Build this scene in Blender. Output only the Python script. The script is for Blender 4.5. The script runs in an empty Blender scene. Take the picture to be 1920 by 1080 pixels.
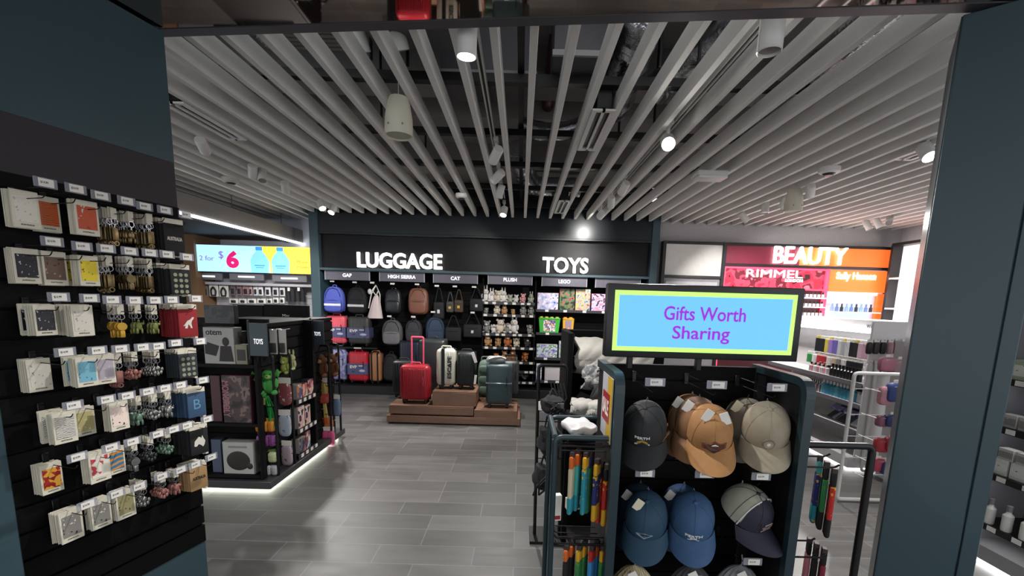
import bpy, bmesh, math, random
from mathutils import Vector, Matrix, Euler
random.seed(7)
PI = math.pi
SC = bpy.context.scene
COL = SC.collection

# ---------------------------------------------------------------- camera
FPX, PX, PY, EYE = 820.0, 973.5, 683.0, 1.575        # focal length and principal point in pixels of the 1920x1080 frame
_d = Vector((-158.5, 5558, 820)).normalized()         # "down" in camera axes (right, down, forward)
_f = Vector((3.5, -121, 820)).normalized()
_f = (_f - _d * _f.dot(_d)).normalized()
_r = _d.cross(_f)
ROT = Matrix((_r, _f, -_d))                           # rows: world axes seen from the camera
cam_data = bpy.data.cameras.new('camera')
cam = bpy.data.objects.new('camera', cam_data)
COL.objects.link(cam)
SC.camera = cam
cam_data.sensor_width = 36.0
cam_data.lens = FPX / 1920 * 36
cam_data.shift_x = -(PX - 960) / 1920
cam_data.shift_y = (PY - 540) / 1920
cam_data.clip_start = 0.02
_c0, _c1, _c2 = (ROT @ Vector(a) for a in ((1, 0, 0), (0, -1, 0), (0, 0, -1)))
cam.matrix_world = Matrix(((_c0.x, _c1.x, _c2.x, 0), (_c0.y, _c1.y, _c2.y, 0), (_c0.z, _c1.z, _c2.z, EYE), (0, 0, 0, 1)))

# ---------------------------------------------------------------- world, exposure
w = bpy.data.worlds.new('world'); SC.world = w; w.use_nodes = True
w.node_tree.nodes['Background'].inputs[0].default_value = (0.95, 0.97, 1.0, 1)
w.node_tree.nodes['Background'].inputs[1].default_value = 1.0
vs = SC.view_settings
vs.view_transform = 'Standard'; vs.look = 'None'; vs.exposure = 0.5; vs.gamma = 1.0; vs.use_curve_mapping = False
SC.cycles.max_bounces = 6; SC.cycles.diffuse_bounces = 3; SC.cycles.glossy_bounces = 3; SC.cycles.transmission_bounces = 4
SC.cycles.sample_clamp_indirect = 4.0
SC.cycles.caustics_reflective = False; SC.cycles.caustics_refractive = False

# ---------------------------------------------------------------- where a photo point lies on a surface of the place
EYEV = Vector((0, 0, EYE))
def ray(px, py): return ROT @ Vector((px - PX, py - PY, FPX))
def WY(px, py, Y): r = ray(px, py); return EYEV + r * (Y / r.y)
def WZ(px, py, Z): r = ray(px, py); return EYEV + r * ((Z - EYE) / r.z)
def WX(px, py, X): r = ray(px, py); return EYEV + r * (X / r.x)

# ---------------------------------------------------------------- materials
def hx(h):
    h = h.lstrip('#')
    c = [int(h[i:i + 2], 16) / 255 for i in (0, 2, 4)]
    return tuple(v / 12.92 if v <= 0.04045 else ((v + 0.055) / 1.055) ** 2.4 for v in c) + (1,)
MATS = {}
def mat(name, col, rough=0.5, metal=0.0, var=0.12, scale=14.0, bump=0.0, emit=0.0, alpha=1.0, coat=0.0, spec=0.5):
    if name in MATS: return MATS[name]
    m = bpy.data.materials.new(name); m.use_nodes = True; MATS[name] = m
    nt = m.node_tree; b = nt.nodes['Principled BSDF']
    c = hx(col)
    b.inputs['Roughness'].default_value = rough; b.inputs['Metallic'].default_value = metal
    b.inputs['Specular IOR Level'].default_value = spec
    if coat: b.inputs['Coat Weight'].default_value = coat
    if emit:
        b.inputs['Base Color'].default_value = c
        b.inputs['Emission Color'].default_value = c; b.inputs['Emission Strength'].default_value = emit
        return m
    tc = nt.nodes.new('ShaderNodeTexCoord')
    no = nt.nodes.new('ShaderNodeTexNoise'); no.inputs['Scale'].default_value = scale; no.inputs['Detail'].default_value = 4
    nt.links.new(tc.outputs['Object'], no.inputs['Vector'])
    mp = nt.nodes.new('ShaderNodeMapRange'); mp.inputs['To Min'].default_value = 1 - var; mp.inputs['To Max'].default_value = 1 + var
    nt.links.new(no.outputs['Fac'], mp.inputs['Value'])
    mx = nt.nodes.new('ShaderNodeVectorMath'); mx.operation = 'SCALE'; mx.inputs[0].default_value = c[:3]
    nt.links.new(mp.outputs['Result'], mx.inputs['Scale'])
    nt.links.new(mx.outputs['Vector'], b.inputs['Base Color'])
    if bump:
        bp = nt.nodes.new('ShaderNodeBump'); bp.inputs['Strength'].default_value = bump; bp.inputs['Distance'].default_value = 0.004
        nt.links.new(no.outputs['Fac'], bp.inputs['Height']); nt.links.new(bp.outputs['Normal'], b.inputs['Normal'])
    if alpha < 1: b.inputs['Alpha'].default_value = alpha
    return m
def art(name, cols, scale=18.0, kind='noise', rough=0.45, emit=0.0):
    """printed picture: patches of the given colours"""
    if name in MATS: return MATS[name]
    m = bpy.data.materials.new(name); m.use_nodes = True; MATS[name] = m
    nt = m.node_tree; b = nt.nodes['Principled BSDF']; b.inputs['Roughness'].default_value = rough
    tc = nt.nodes.new('ShaderNodeTexCoord')
    if kind == 'noise':
        t = nt.nodes.new('ShaderNodeTexNoise'); t.inputs['Scale'].default_value = scale; t.inputs['Detail'].default_value = 3; out = t.outputs['Fac']
    elif kind == 'cell':
        t = nt.nodes.new('ShaderNodeTexVoronoi'); t.inputs['Scale'].default_value = scale
        s = nt.nodes.new('ShaderNodeSeparateColor'); nt.links.new(t.outputs['Color'], s.inputs[0]); out = s.outputs[0]
    else:
        t = nt.nodes.new('ShaderNodeTexWave'); t.inputs['Scale'].default_value = scale; t.inputs['Distortion'].default_value = 6; t.bands_direction = kind[-1].upper(); out = t.outputs['Fac']
    nt.links.new(tc.outputs['Object'], t.inputs['Vector'])
    cr = nt.nodes.new('ShaderNodeValToRGB'); cr.color_ramp.interpolation = 'CONSTANT'
    n = len(cols); e = cr.color_ramp.elements
    while len(e) < n: e.new(0.5)
    for i, c in enumerate(cols):
        p = i / n
        if kind == 'noise': p = 0.0 if i == 0 else 0.36 + 0.28 * (i - 1) / max(1, n - 2) if n > 2 else 0.5
        e[i].position = p; e[i].color = hx(c)
    nt.links.new(out, cr.inputs['Fac']); nt.links.new(cr.outputs['Color'], b.inputs['Base Color'])
    if emit:
        nt.links.new(cr.outputs['Color'], b.inputs['Emission Color']); b.inputs['Emission Strength'].default_value = emit
    return m

# ---------------------------------------------------------------- mesh builder
def TR(loc=(0, 0, 0), rot=(0, 0, 0), sc=(1, 1, 1)):
    return Matrix.LocRotScale(Vector(loc), Euler(rot), Vector(sc))
_txt = {}
def text_mesh(s, bold):
    k = (s, bold)
    if k in _txt: return _txt[k]
    cu = bpy.data.curves.new('t', 'FONT'); cu.body = s; cu.size = 1.0; cu.offset = bold; cu.align_x = 'CENTER'; cu.resolution_u = 3
    cu.extrude = 0.5
    o = bpy.data.objects.new('t', cu); COL.objects.link(o)
    dg = bpy.context.evaluated_depsgraph_get(); dg.update()
    me = bpy.data.meshes.new_from_object(o.evaluated_get(dg))
    vs_ = [v.co.copy() for v in me.vertices]; fs = [tuple(p.vertices) for p in me.polygons]
    bpy.data.objects.remove(o); bpy.data.curves.remove(cu); bpy.data.meshes.remove(me)
    ys = [v.y for v in vs_]; xs = [v.x for v in vs_]
    r = (vs_, fs, (min(xs), max(xs), min(ys), max(ys))); _txt[k] = r
    return r
_rb = {}
class M:
    def __init__(s): s.v = []; s.f = []; s.m = []; s.s = []
    def add(s, vs_, fs, mi=0, smooth=False, T=None):
        b = len(s.v)
        s.v += [T @ Vector(v) for v in vs_] if T else [Vector(v) for v in vs_]
        for f in fs: s.f.append(tuple(i + b for i in f)); s.m.append(mi); s.s.append(smooth)
        return s
    def box(s, x0, x1, y0, y1, z0, z1, mi=0, T=None):
        vs_ = [(x, y, z) for z in (z0, z1) for y in (y0, y1) for x in (x0, x1)]
        return s.add(vs_, [(0, 2, 3, 1), (4, 5, 7, 6), (0, 1, 5, 4), (2, 6, 7, 3), (0, 4, 6, 2), (1, 3, 7, 5)], mi, False, T)
    def rbox(s, x0, x1, y0, y1, z0, z1, r=0.01, mi=0, T=None, seg=2):
        k = tuple(round(a, 5) for a in (x1 - x0, y1 - y0, z1 - z0, r)) + (seg,)
        if k not in _rb:
            bm = bmesh.new(); bmesh.ops.create_cube(bm, size=1)
            for v in bm.verts: v.co = Vector((v.co.x * k[0], v.co.y * k[1], v.co.z * k[2]))
            bmesh.ops.bevel(bm, geom=list(bm.edges), offset=min(r, min(k[:3]) * 0.49), segments=seg, profile=0.5, affect='EDGES')
            bm.verts.index_update()
            _rb[k] = ([v.co.copy() for v in bm.verts], [tuple(v.index for v in f.verts) for f in bm.faces]); bm.free()
        c = Matrix.Translation(((x0 + x1) / 2, (y0 + y1) / 2, (z0 + z1) / 2))
        return s.add(_rb[k][0], _rb[k][1], mi, True, T @ c if T else c)
    def tube(s, pts, r, n=8, mi=0, T=None, closed=False, smooth=True):
        pts = [Vector(p) for p in pts]; N = len(pts); rs = r if isinstance(r, (list, tuple)) else [r] * N
        vs_ = []; up = None
        for i, p in enumerate(pts):
            a = pts[i - 1] if (i > 0 or closed) else p; b = pts[(i + 1) % N] if (i < N - 1 or closed) else p
            t = (b - a).normalized()
            if up is None: up = Vector((0, 0, 1)) if abs(t.z) < 0.9 else Vector((1, 0, 0))
            u = (up - t * up.dot(t))
            if u.length < 1e-5: u = t.orthogonal()
            u.normalize(); up = u; q = t.cross(u)
            vs_ += [p + (u * math.cos(2 * PI * j / n) + q * math.sin(2 * PI * j / n)) * rs[i] for j in range(n)]
        fs = []
        for i in range(N if closed else N - 1):
            k = (i + 1) % N
            fs += [(i * n + j, i * n + (j + 1) % n, k * n + (j + 1) % n, k * n + j) for j in range(n)]
        if not closed: fs += [tuple(reversed(range(n))), tuple((N - 1) * n + j for j in range(n))]
        return s.add(vs_, fs, mi, smooth, T)
    def cyl(s, p0, p1, r0, r1=None, n=14, mi=0, T=None): return s.tube([p0, p1], [r0, r0 if r1 is None else r1], n, mi, T)
    def lathe(s, prof, n=20, mi=0, T=None, smooth=True):
        vs_ = [(r * math.cos(2 * PI * j / n), r * math.sin(2 * PI * j / n), z) for r, z in prof for j in range(n)]
        fs = [(i * n + j, i * n + (j + 1) % n, (i + 1) * n + (j + 1) % n, (i + 1) * n + j) for i in range(len(prof) - 1) for j in range(n)]
        fs += [tuple(reversed(range(n))), tuple((len(prof) - 1) * n + j for j in range(n))]
        return s.add(vs_, fs, mi, smooth, T)
    def ell(s, c, r, nu=12, nv=8, mi=0, T=None, e=1.0, fn=None):
        pw = lambda a: math.copysign(abs(a) ** e, a)
        vs_ = []
        for i in range(1, nv):
            t = PI * i / nv - PI / 2
            for j in range(nu):
                a = 2 * PI * j / nu
                p = Vector((pw(math.cos(t)) * pw(math.cos(a)) * r[0], pw(math.cos(t)) * pw(math.sin(a)) * r[1], pw(math.sin(t)) * r[2]))
                vs_.append(fn(p) if fn else p)
        b = Vector((0, 0, -r[2])); t_ = Vector((0, 0, r[2]))
        vs_ += [fn(b) if fn else b, fn(t_) if fn else t_]
        vs_ = [v + Vector(c) for v in vs_]
        k = len(vs_)
        fs = [(i * nu + j, i * nu + (j + 1) % nu, (i + 1) * nu + (j + 1) % nu, (i + 1) * nu + j) for i in range(nv - 2) for j in range(nu)]
        fs += [(k - 2, (j + 1) % nu, j) for j in range(nu)] + [(k - 1, (nv - 2) * nu + j, (nv - 2) * nu + (j + 1) % nu) for j in range(nu)]
        return s.add(vs_, fs, mi, True, T)
    def prism(s, poly, y0, y1, mi=0, T=None):
        """polygon in x,z (counter-clockwise seen from -y), extruded from y0 to y1"""
        n = len(poly)
        vs_ = [(x, y0, z) for x, z in poly] + [(x, y1, z) for x, z in poly]
        fs = [tuple(range(n)), tuple(reversed(range(n, 2 * n)))] + [(i, n + i, n + (i + 1) % n, (i + 1) % n) for i in range(n)]
        return s.add(vs_, fs, mi, False, T)
    def grid(s, nu, nv, fn, mi=0, T=None, th=0.0, smooth=True):
        vs_ = [Vector(fn(i / nu, j / nv)) for j in range(nv + 1) for i in range(nu + 1)]
        q = lambda i, j: j * (nu + 1) + i
        fs = [(q(i, j), q(i + 1, j), q(i + 1, j + 1), q(i, j + 1)) for j in range(nv) for i in range(nu)]
        if th:
            nrm = [Vector() for _ in vs_]
            for f in fs:
                n_ = (vs_[f[1]] - vs_[f[0]]).cross(vs_[f[3]] - vs_[f[0]])
                for i in f: nrm[i] += n_
            k = len(vs_)
            vs_ = vs_ + [v - n_.normalized() * th if n_.length > 1e-12 else v.copy() for v, n_ in zip(vs_, nrm)]
            fs = fs + [tuple(k + i for i in reversed(f)) for f in fs]
            ed = [q(i, 0) for i in range(nu + 1)] + [q(nu, j) for j in range(1, nv + 1)] + [q(i, nv) for i in range(nu - 1, -1, -1)] + [q(0, j) for j in range(nv - 1, 0, -1)]
            fs += [(ed[(i + 1) % len(ed)], ed[i], k + ed[i], k + ed[(i + 1) % len(ed)]) for i in range(len(ed))]
        return s.add(vs_, fs, mi, smooth, T)
    def text(s, st, x, z, h, y=0.0, mi=0, bold=0.0, depth=0.002, T=None, width=None):
        """letters standing in the x,z plane, read from -y; (x, z) is the centre, h the height of the glyphs"""
        vs_, fs, (a, b, c, d) = text_mesh(st, bold)
        k = h / (d - c); kx = k if width is None else width / (b - a)
        out = [(x + (v.x - (a + b) / 2) * kx, y - v.z * depth, z + (v.y - (c + d) / 2) * k) for v in vs_]
        return s.add(out, fs, mi, False, T)
    def build(s, name, mats, parent=None, loc=None, rz=0.0):
        me = bpy.data.meshes.new(name)
        me.from_pydata([tuple(v) for v in s.v], [], s.f)
        for m in (mats if isinstance(mats, (list, tuple)) else [mats]): me.materials.append(m)
        me.polygons.foreach_set('material_index', s.m); me.polygons.foreach_set('use_smooth', s.s)
        me.update()
        bm = bmesh.new(); bm.from_mesh(me); bmesh.ops.recalc_face_normals(bm, faces=bm.faces)
        for e in bm.edges:
            if len(e.link_faces) == 2 and e.calc_face_angle(0) > 0.7: e.smooth = False
        bm.to_mesh(me); bm.free()
        o = bpy.data.objects.new(name, me); COL.objects.link(o)
        if parent: o.parent = parent
        if loc is not None: o.location = loc
        o.rotation_euler[2] = rz
        return o
def tag(o, label, cat, group=None, kind=None):
    o['label'] = label; o['category'] = cat
    if group: o['group'] = group
    if kind: o['kind'] = kind
    return o
def thing(name, label, cat, loc=(0, 0, 0), rz=0.0, group=None):
    o = bpy.data.objects.new(name, None); o.empty_display_size = 0.05; COL.objects.link(o)
    o.location = loc; o.rotation_euler[2] = rz
    return tag(o, label, cat, group)
def struct(o): o['kind'] = 'structure'; return o
def dup(o, loc=None, rz=None, label=None, group=None, mats=None):
    """a thing with copies of its parts and their sub-parts"""
    c = o.copy(); COL.objects.link(c)
    if loc is not None: c.location = loc
    if rz is not None: c.rotation_euler[2] = rz
    if label: c['label'] = label
    if group: c['group'] = group
    for ch in o.children:
        k = ch.copy(); COL.objects.link(k); k.parent = c
        for g in ch.children:
            e = g.copy(); COL.objects.link(e); e.parent = k
    return c
def arc(pts, r, n=5):
    """a polyline with its inner corners rounded"""
    pts = [Vector(p) for p in pts]; out = [pts[0]]
    for a, b, c in zip(pts, pts[1:], pts[2:]):
        u = (a - b).normalized(); v = (c - b).normalized(); p = b + u * r; q = b + v * r
        for i in range(n + 1):
            t = i / n; out.append(p.lerp(b, t).lerp(b.lerp(q, t), t))
    return out + [pts[-1]]
ORD = ['first', 'second', 'third', 'fourth', 'fifth', 'sixth', 'seventh', 'eighth', 'ninth', 'tenth', 'eleventh', 'twelfth', 'thirteenth', 'fourteenth', 'fifteenth', 'sixteenth', 'seventeenth', 'eighteenth', 'nineteenth', 'twentieth']
def nth(i): return ORD[i] if i < 20 else '%dth' % (i + 1)

# common materials
TEAL = mat('teal_paint', '#344b53', 0.42, var=0.05, scale=3)
TEALD = mat('dark_teal_metal', '#22343a', 0.38, var=0.06, scale=5)
BLACK = mat('black_laminate', '#060608', 0.65, var=0.1, spec=0.15)
BLKM = mat('black_metal', '#0d0d0f', 0.42, 0.2)
CHAR = mat('charcoal_paint', '#2a282d', 0.6, var=0.05)
SLAT = mat('oat_acoustic_felt', '#e3e2de', 0.95, var=0.1, scale=160, bump=0.15, spec=0.1)
WHITE = mat('white_plastic', '#e6e4e0', 0.4, var=0.03)
PAPER = mat('white_paper', '#e9e6df', 0.8, var=0.04)
CREAM = mat('cream_card', '#dcd6c4', 0.75, var=0.05)
INK = mat('black_ink', '#17161a', 0.7)
GREYP = mat('grey_plastic', '#77767c', 0.35, var=0.06)
CLEAR = mat('clear_plastic', '#aeb0bc', 0.15, alpha=0.45, var=0.02)
STEEL = mat('brushed_steel', '#b8babd', 0.3, 0.9, var=0.08)
DSTEEL = mat('dark_steel_wire', '#2c2c2f', 0.35, 0.7)
CONC = mat('grey_concrete_render', '#a9a6a7', 0.9, var=0.4, scale=75, bump=0.25)
DCONC = mat('dark_concrete_soffit', '#a09d9b', 0.9, var=0.1, scale=4)
LITW = mat('lit_white_letter', '#fffdf2', emit=3.2)
WOOD = mat('brown_timber', '#6a4c3e', 0.5, var=0.2, scale=9)
# ================================================================ THE SETTING
for t_, b_ in (('LUGGAGE', .022), ('TOYS', .022), ('BEAUTY', .012), ('RIMMEL', .0), ('LONDON', .02), ('Sally Hansen', .03), ('Gifts Worth', .013), ('Sharing', .013),
               ('2 for', .0), ('$', .0), ('6', .04), ('Mount', .0), ('Franklin', .0), ('GAP', .02), ('HIGH SIERRA', .02), ('CAT', .02), ('PLUSH', .02), ('LEGO', .02), ('EVP', .03), ('TOYS', .0), ('WAS', .02),
               ('$14.99', .0), ('PERTH', .03), ('SALE', .02), ('BB', 0.0), ('MONOPOLY', .02), ('otem', .0), ('Misc', .0), ('AUSTRALIA', .02), ('NEW', .02), ('ESCAPE', .02)):
    text_mesh(t_, b_)

def tile_floor():
    m = bpy.data.materials.new('grey_stone_tile'); m.use_nodes = True; nt = m.node_tree; b = nt.nodes['Principled BSDF']
    tc = nt.nodes.new('ShaderNodeTexCoord')
    br = nt.nodes.new('ShaderNodeTexBrick'); br.inputs['Scale'].default_value = 1.0
    br.inputs['Brick Width'].default_value = 0.6; br.inputs['Row Height'].default_value = 0.2; br.inputs['Mortar Size'].default_value = 0.0035
    br.inputs['Mortar Smooth'].default_value = 0.2; br.offset = 0.42; br.offset_frequency = 3
    br.inputs['Color1'].default_value = hx('#545351'); br.inputs['Color2'].default_value = hx('#6a6967'); br.inputs['Mortar'].default_value = hx('#7a797c')
    nt.links.new(tc.outputs['Object'], br.inputs['Vector'])
    mp = nt.nodes.new('ShaderNodeMapping'); mp.inputs['Scale'].default_value = (1.2, 6, 1); nt.links.new(tc.outputs['Object'], mp.inputs['Vector'])
    no = nt.nodes.new('ShaderNodeTexNoise'); no.inputs['Scale'].default_value = 2.2; no.inputs['Detail'].default_value = 6; nt.links.new(mp.outputs['Vector'], no.inputs['Vector'])
    mr = nt.nodes.new('ShaderNodeMapRange'); mr.inputs['To Min'].default_value = 0.62; mr.inputs['To Max'].default_value = 1.38; nt.links.new(no.outputs['Fac'], mr.inputs['Value'])
    sc = nt.nodes.new('ShaderNodeVectorMath'); sc.operation = 'SCALE'; nt.links.new(br.outputs['Color'], sc.inputs[0]); nt.links.new(mr.outputs['Result'], sc.inputs['Scale'])
    nt.links.new(sc.outputs['Vector'], b.inputs['Base Color'])
    mr2 = nt.nodes.new('ShaderNodeMapRange'); mr2.inputs['To Min'].default_value = 0.32; mr2.inputs['To Max'].default_value = 0.55; nt.links.new(no.outputs['Fac'], mr2.inputs['Value'])
    nt.links.new(mr2.outputs['Result'], b.inputs['Roughness'])
    bp = nt.nodes.new('ShaderNodeBump'); bp.inputs['Strength'].default_value = 0.12; bp.inputs['Distance'].default_value = 0.002
    nt.links.new(br.outputs['Fac'], bp.inputs['Height']); bp.invert = True; nt.links.new(bp.outputs['Normal'], b.inputs['Normal'])
    return m
struct(M().box(-8.2, 8.2, -3, 9, -0.1, 0).build('floor', tile_floor()))
struct(M().box(-8.2, 8.2, 1.4, 9, 3.62, 3.75).build('ceiling', mat('dark_slab', '#a09ea2', 0.9, var=0.1, scale=3)))
struct(M().box(2.095, 6.05, 7.0, 7.2, 0, 3.62).build('wall_back', CONC))
struct(M().box(-3.27, 2.09, 7.5, 7.7, 0, 3.62).build('wall_behind', mat('dark_backing', '#2a2a2e', 0.8)))
struct(M().box(5.86, 6.05, 1.0, 7.0, 0, 3.62).build('wall_right', mat('white_wall_paint', '#e4dfe0', 0.7, var=0.05)))
struct(M().box(-8.2, -3.275, 7.62, 7.8, 0, 3.62).build('wall_rear', mat('pale_wall_paint', '#dcdfea', 0.8, var=0.05)))
struct(M().box(-8.2, -8.05, 2.3, 7.62, 0, 3.62).build('wall_left', mat('grey_wall_paint', '#8f8d8c', 0.8)))

# timber-look ceiling slats, running away from the camera
BA, BB = WZ(305, 55, 2.70), WZ(1806, 7, 2.70)           # the trim at the edge of the mirror soffit
def trim_y(x): return BA.y + (BB.y - BA.y) * (x - BA.x) / (BB.x - BA.x)
for i in range(-23, 36):
    x = 0.026 + i * 0.1885
    y0 = trim_y(x) + 0.04 if x > -1.9 else 2.35
    y1 = 6.86 if -3.3 < x < 2.12 else (6.995 if x >= 2.12 else 7.6)
    if x > 5.83: break
    struct(M().rbox(x - 0.02, x + 0.02, y0, y1, 2.8, 2.905, 0.003, seg=1).build('ceiling_slat', SLAT))
# black hanger rails above the slats and the services over them
for i, py in enumerate((150, 250, 309, 352, 385)):
    y = WZ(960, py, 2.94).y
    struct(M().box(-4.5, 5.8, y - 0.03, y + 0.03, 2.915, 2.965).build('ceiling_rail', BLKM))
struct(M().box(-0.06, -0.02, 2.25, 6.6, 2.97, 3.01).build('ceiling_rail', BLKM))
for py0, py1, z in ((8, 62, 3.3), (163, 187, 3.3), (222, 252, 3.3), (318, 345, 3.3)):
    ya, yb = WZ(960, py1, z).y, WZ(960, py0, z).y
    ya, yb = min(ya, yb), max(ya, yb)
    struct(M().box(-4.5, 5.8, ya, yb, z, 3.62).build('ceiling_beam', DCONC))
FOIL = mat('crinkled_foil', '#c9cbd0', 0.22, 1.0, var=0.3, scale=55, bump=1.0)
def duct(label, pts, r):
    m = M(); pts = arc(pts, 0.15, 6); fine = []
    for a, b in zip(pts, pts[1:]):
        n = max(1, int((b - a).length / 0.03)); fine += [a.lerp(b, k / n) for k in range(n)]
    fine.append(pts[-1])
    m.tube(fine, [r * (1 + 0.07 * (k % 2) + random.uniform(-.05, .05)) for k in range(len(fine))], 18)
    tag(m.build('flexible_duct', FOIL), label, 'duct', 'foil ducts above the slats')
duct('crumpled silver foil duct above the slats beside the large air grille', [(0.62, 2.6, 3.15), (0.66, 3.1, 3.12), (0.7, 3.75, 3.12)], 0.12)
duct('silver foil duct crossing above the slats right of the large air grille', [(1.35, 2.55, 3.2), (1.1, 3.0, 3.15), (0.9, 3.3, 3.05)], 0.1)
duct('silver foil duct sagging above the slats in front of the luggage wall', [(-0.1, 5.0, 3.15), (0.0, 5.7, 3.12), (0.1, 6.2, 3.1), (0.75, 6.3, 3.12)], 0.12)
duct('small coil of silver foil duct above the slats near the middle', [(-0.05, 4.0, 3.05), (0.22, 4.1, 3.02), (0.48, 4.05, 3.08)], 0.07)
duct('long silver foil duct lying along the slats at upper right', [(1.72, 2.2, 3.02), (1.78, 3.0, 3.02), (1.8, 3.9, 3.02)], 0.09)
tag(M().cyl((0.2, 2.35, 3.42), (0.2, 4.6, 3.42), 0.055, n=16).build('sprinkler_pipe', mat('dark_red_paint', '#4a1c1e', 0.5)), 'dark red pipe running above the ceiling slats', 'pipe')
t = thing('ventilation_louvre', 'grey louvred grille above the slats at upper left', 'vent', (-1.35, 2.75, 3.1))
mm = M()
for k in range(12): mm.box(-0.3, 0.3, -0.25 + k * 0.045, -0.225 + k * 0.045, 0, 0.012)
mm.build('louvre', DCONC, t); M().box(-0.31, 0.31, -0.27, 0.3, 0.02, 0.2).build('duct_box', mat('dark_duct', '#2b2a2d', 0.6), t)
for k, (x, y, s_) in enumerate(((-0.62, 2.55, .5), (-0.25, 3.2, .6), (0.3, 2.95, .3))):
    t = thing('air_handling_box', ('dark grey service box above the slats left of the pendant track', 'dark grey service box above the slats over the middle rail', 'grey ductwork box above the slats beside the foil duct')[k], 'duct box', (x, y, 2.98))
    M().box(-s_ / 2, s_ / 2, -.2, .2, 0, .3).build('box_body', mat('service_box', '#57565a', 0.6), t)
    M().box(-s_ / 2 - .01, s_ / 2 + .01, -.21, -.19, -.01, .02).build('flange', DCONC, t)
for k, (px, py) in enumerate(((1240, 90), (1312, 95), (1228, 210), (1160, 250), (745, 115), (715, 205), (798, 290), (1350, 150), (695, 78), (764, 90))):
    p = WZ(px, py, 3.05)
    struct(M().cyl((p.x, p.y, 2.95), (p.x, p.y, 3.62), 0.01, n=8).build('ceiling_hanger', BLKM))

# mirror soffit over the entrance, its dark trim, the teal pillar and the teal pier on the left
MIRROR = mat('soffit_mirror', '#b9aea6', 0.03, 1.0, var=0.02)
dv = (BB - BA).normalized(); ang = math.atan2(dv.y, dv.x)
struct(M().box(-2.6, 2.6, -3.2, 0.0, 0, 0.02).build('ceiling_mirror', MIRROR, loc=((BA.x + BB.x) / 2, (BA.y + BB.y) / 2, 2.7), rz=ang))
struct(M().box(-2.6, 2.6, -0.004, 0.05, -0.003, 0.1).build('trim_1', mat('dark_grey_trim', '#3a3a40', 0.45), loc=((BA.x + BB.x) / 2, (BA.y + BB.y) / 2, 2.7), rz=ang))
pr = math.radians(39)                                  # the pillar stands turned towards the entrance
pil = thing('pillar', 'tall dark teal panelled pillar at the right of the entrance', 'pillar', (WY(1811, 0, 1.85).x - .006, 1.85, 0), -pr); struct(pil)
M().rbox(0.003, 0.252, -0.012, 0.0, 0, 2.69, 0.003, seg=1).build('face_panel', TEAL, pil)
M().rbox(0.256, 0.306, -0.012, 0.0, 0, 2.69, 0.003, seg=1).build('edge_panel', TEAL, pil)
M().box(0.0, 0.306, 0.001, 0.4, 0, 2.69).build('core', TEALD, pil)

# left pier: plane turned 14.4 degrees; s runs along it (0 at its far edge), n stands off it
PA = math.radians(14.4166); SD = Vector((math.sin(PA), math.cos(PA), 0)); ND = Vector((math.cos(PA), -math.sin(PA), 0)); LP0 = Vector((-1.60, 2.10, 0)); LRZ = PI / 2 - PA
def LP(s, n, z): return LP0 + SD * s + ND * n + Vector((0, 0, z))
def LPX(px, py, n):
    r = ray(px, py); base = LP0 + ND * n
    p = EYEV + r * ((base - Vector((0, 0, 0))).dot(ND) / r.dot(ND))
    return (p - LP0).dot(SD), p.z
struct(M().box(-2.2, -0.0, 0.0, 0.35, 0, 2.69).build('wall_pier', TEAL, loc=LP(0, -0.035, 0), rz=LRZ))
struct(M().box(-2.2, 0.0, -0.022, 0.0, 2.147, 2.69).box(-2.2, 0.0, -0.022, 0, 0, 0.3).rbox(-0.86, -0.685, -0.05, 0, 0, 2.147, .004, seg=1).rbox(-0.91, -0.875, -0.05, 0, 0, 2.147, .004, seg=1).build('trim_2', TEAL, loc=LP(0, -0.02, 0), rz=LRZ))
struct(M().box(-0.685, 0.0, -0.02, 0, 1.95, 2.147).build('trim_3', CHAR, loc=LP(0, -0.02, 0), rz=LRZ))
def slatwall(m, w0, w1, z0, z1, y=0.0, pitch=0.1, mi=0, gap=0.012, th=0.016):
    z = z0
    m.box(w0, w1, y, y + 0.012, z0, z1, mi)
    while z < z1 - 0.02:
        m.box(w0, w1, y - th, y, z, min(z1, z + pitch - gap), mi); z += pitch
mm = M(); slatwall(mm, -0.685, 0.0, 0.3, 1.95, -0.012)
tag(mm.build('slatwall_panel', BLACK, loc=LP(0, -0.02, 0), rz=LRZ), 'black slatwall panel on the left pier carrying the souvenir magnets', 'slatwall')

# luggage and toys display wall
YF = 6.89
fx = thing('display_wall', 'black and teal display wall under the lit luggage and toys signs', 'display wall', (0, YF, 0))
xl0, xl1, xr0, xr1 = -3.27, -3.13, 1.97, 2.09
TB = mat('navy_teal_paint', '#0b141b', 0.3, var=0.06)
M().rbox(xl0, xl1, 0, 0.6, 0, 3.1, .008, seg=1).build('post', TEAL, fx); M().rbox(xr0, xr1, 0, 0.6, 0, 3.1, .008, seg=1).build('post', TEAL, fx)
M().box(xl1, xr0, 0.02, 0.6, 2.52, 3.1).build('header_panel', TB, fx)
M().rbox(xl1, xr0, 0.0, 0.09, 2.49, 2.525, .004, seg=1).build('header_trim', TB, fx)
M().rbox(xl1, xr0, 0.0, 0.12, 1.945, 1.985, .004, seg=1).build('sill', TEAL, fx)
M().box(xl1, xr0, 0.09, 0.6, 1.985, 2.49).build('sign_panel', mat('satin_black', '#0f0e12', 0.35, var=0.05, spec=0.2), fx)
mm = M(); slatwall(mm, xl1, xr0, 0.14, 1.945, 0.48); mm.build('slatwall', BLACK, fx)
M().rbox(xl1, xr0, 0.0, 0.48, 0, 0.14, .005, seg=1).build('plinth', mat('plinth_black', '#17171a', 0.4), fx)
M().box(-0.62, -0.6, 0.2, 0.47, 0.14, 1.945).build('divider', BLACK, fx)
M().box(0.22, 0.24, 0.2, 0.47, 0.14, 1.945).build('divider', BLACK, fx)
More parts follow.
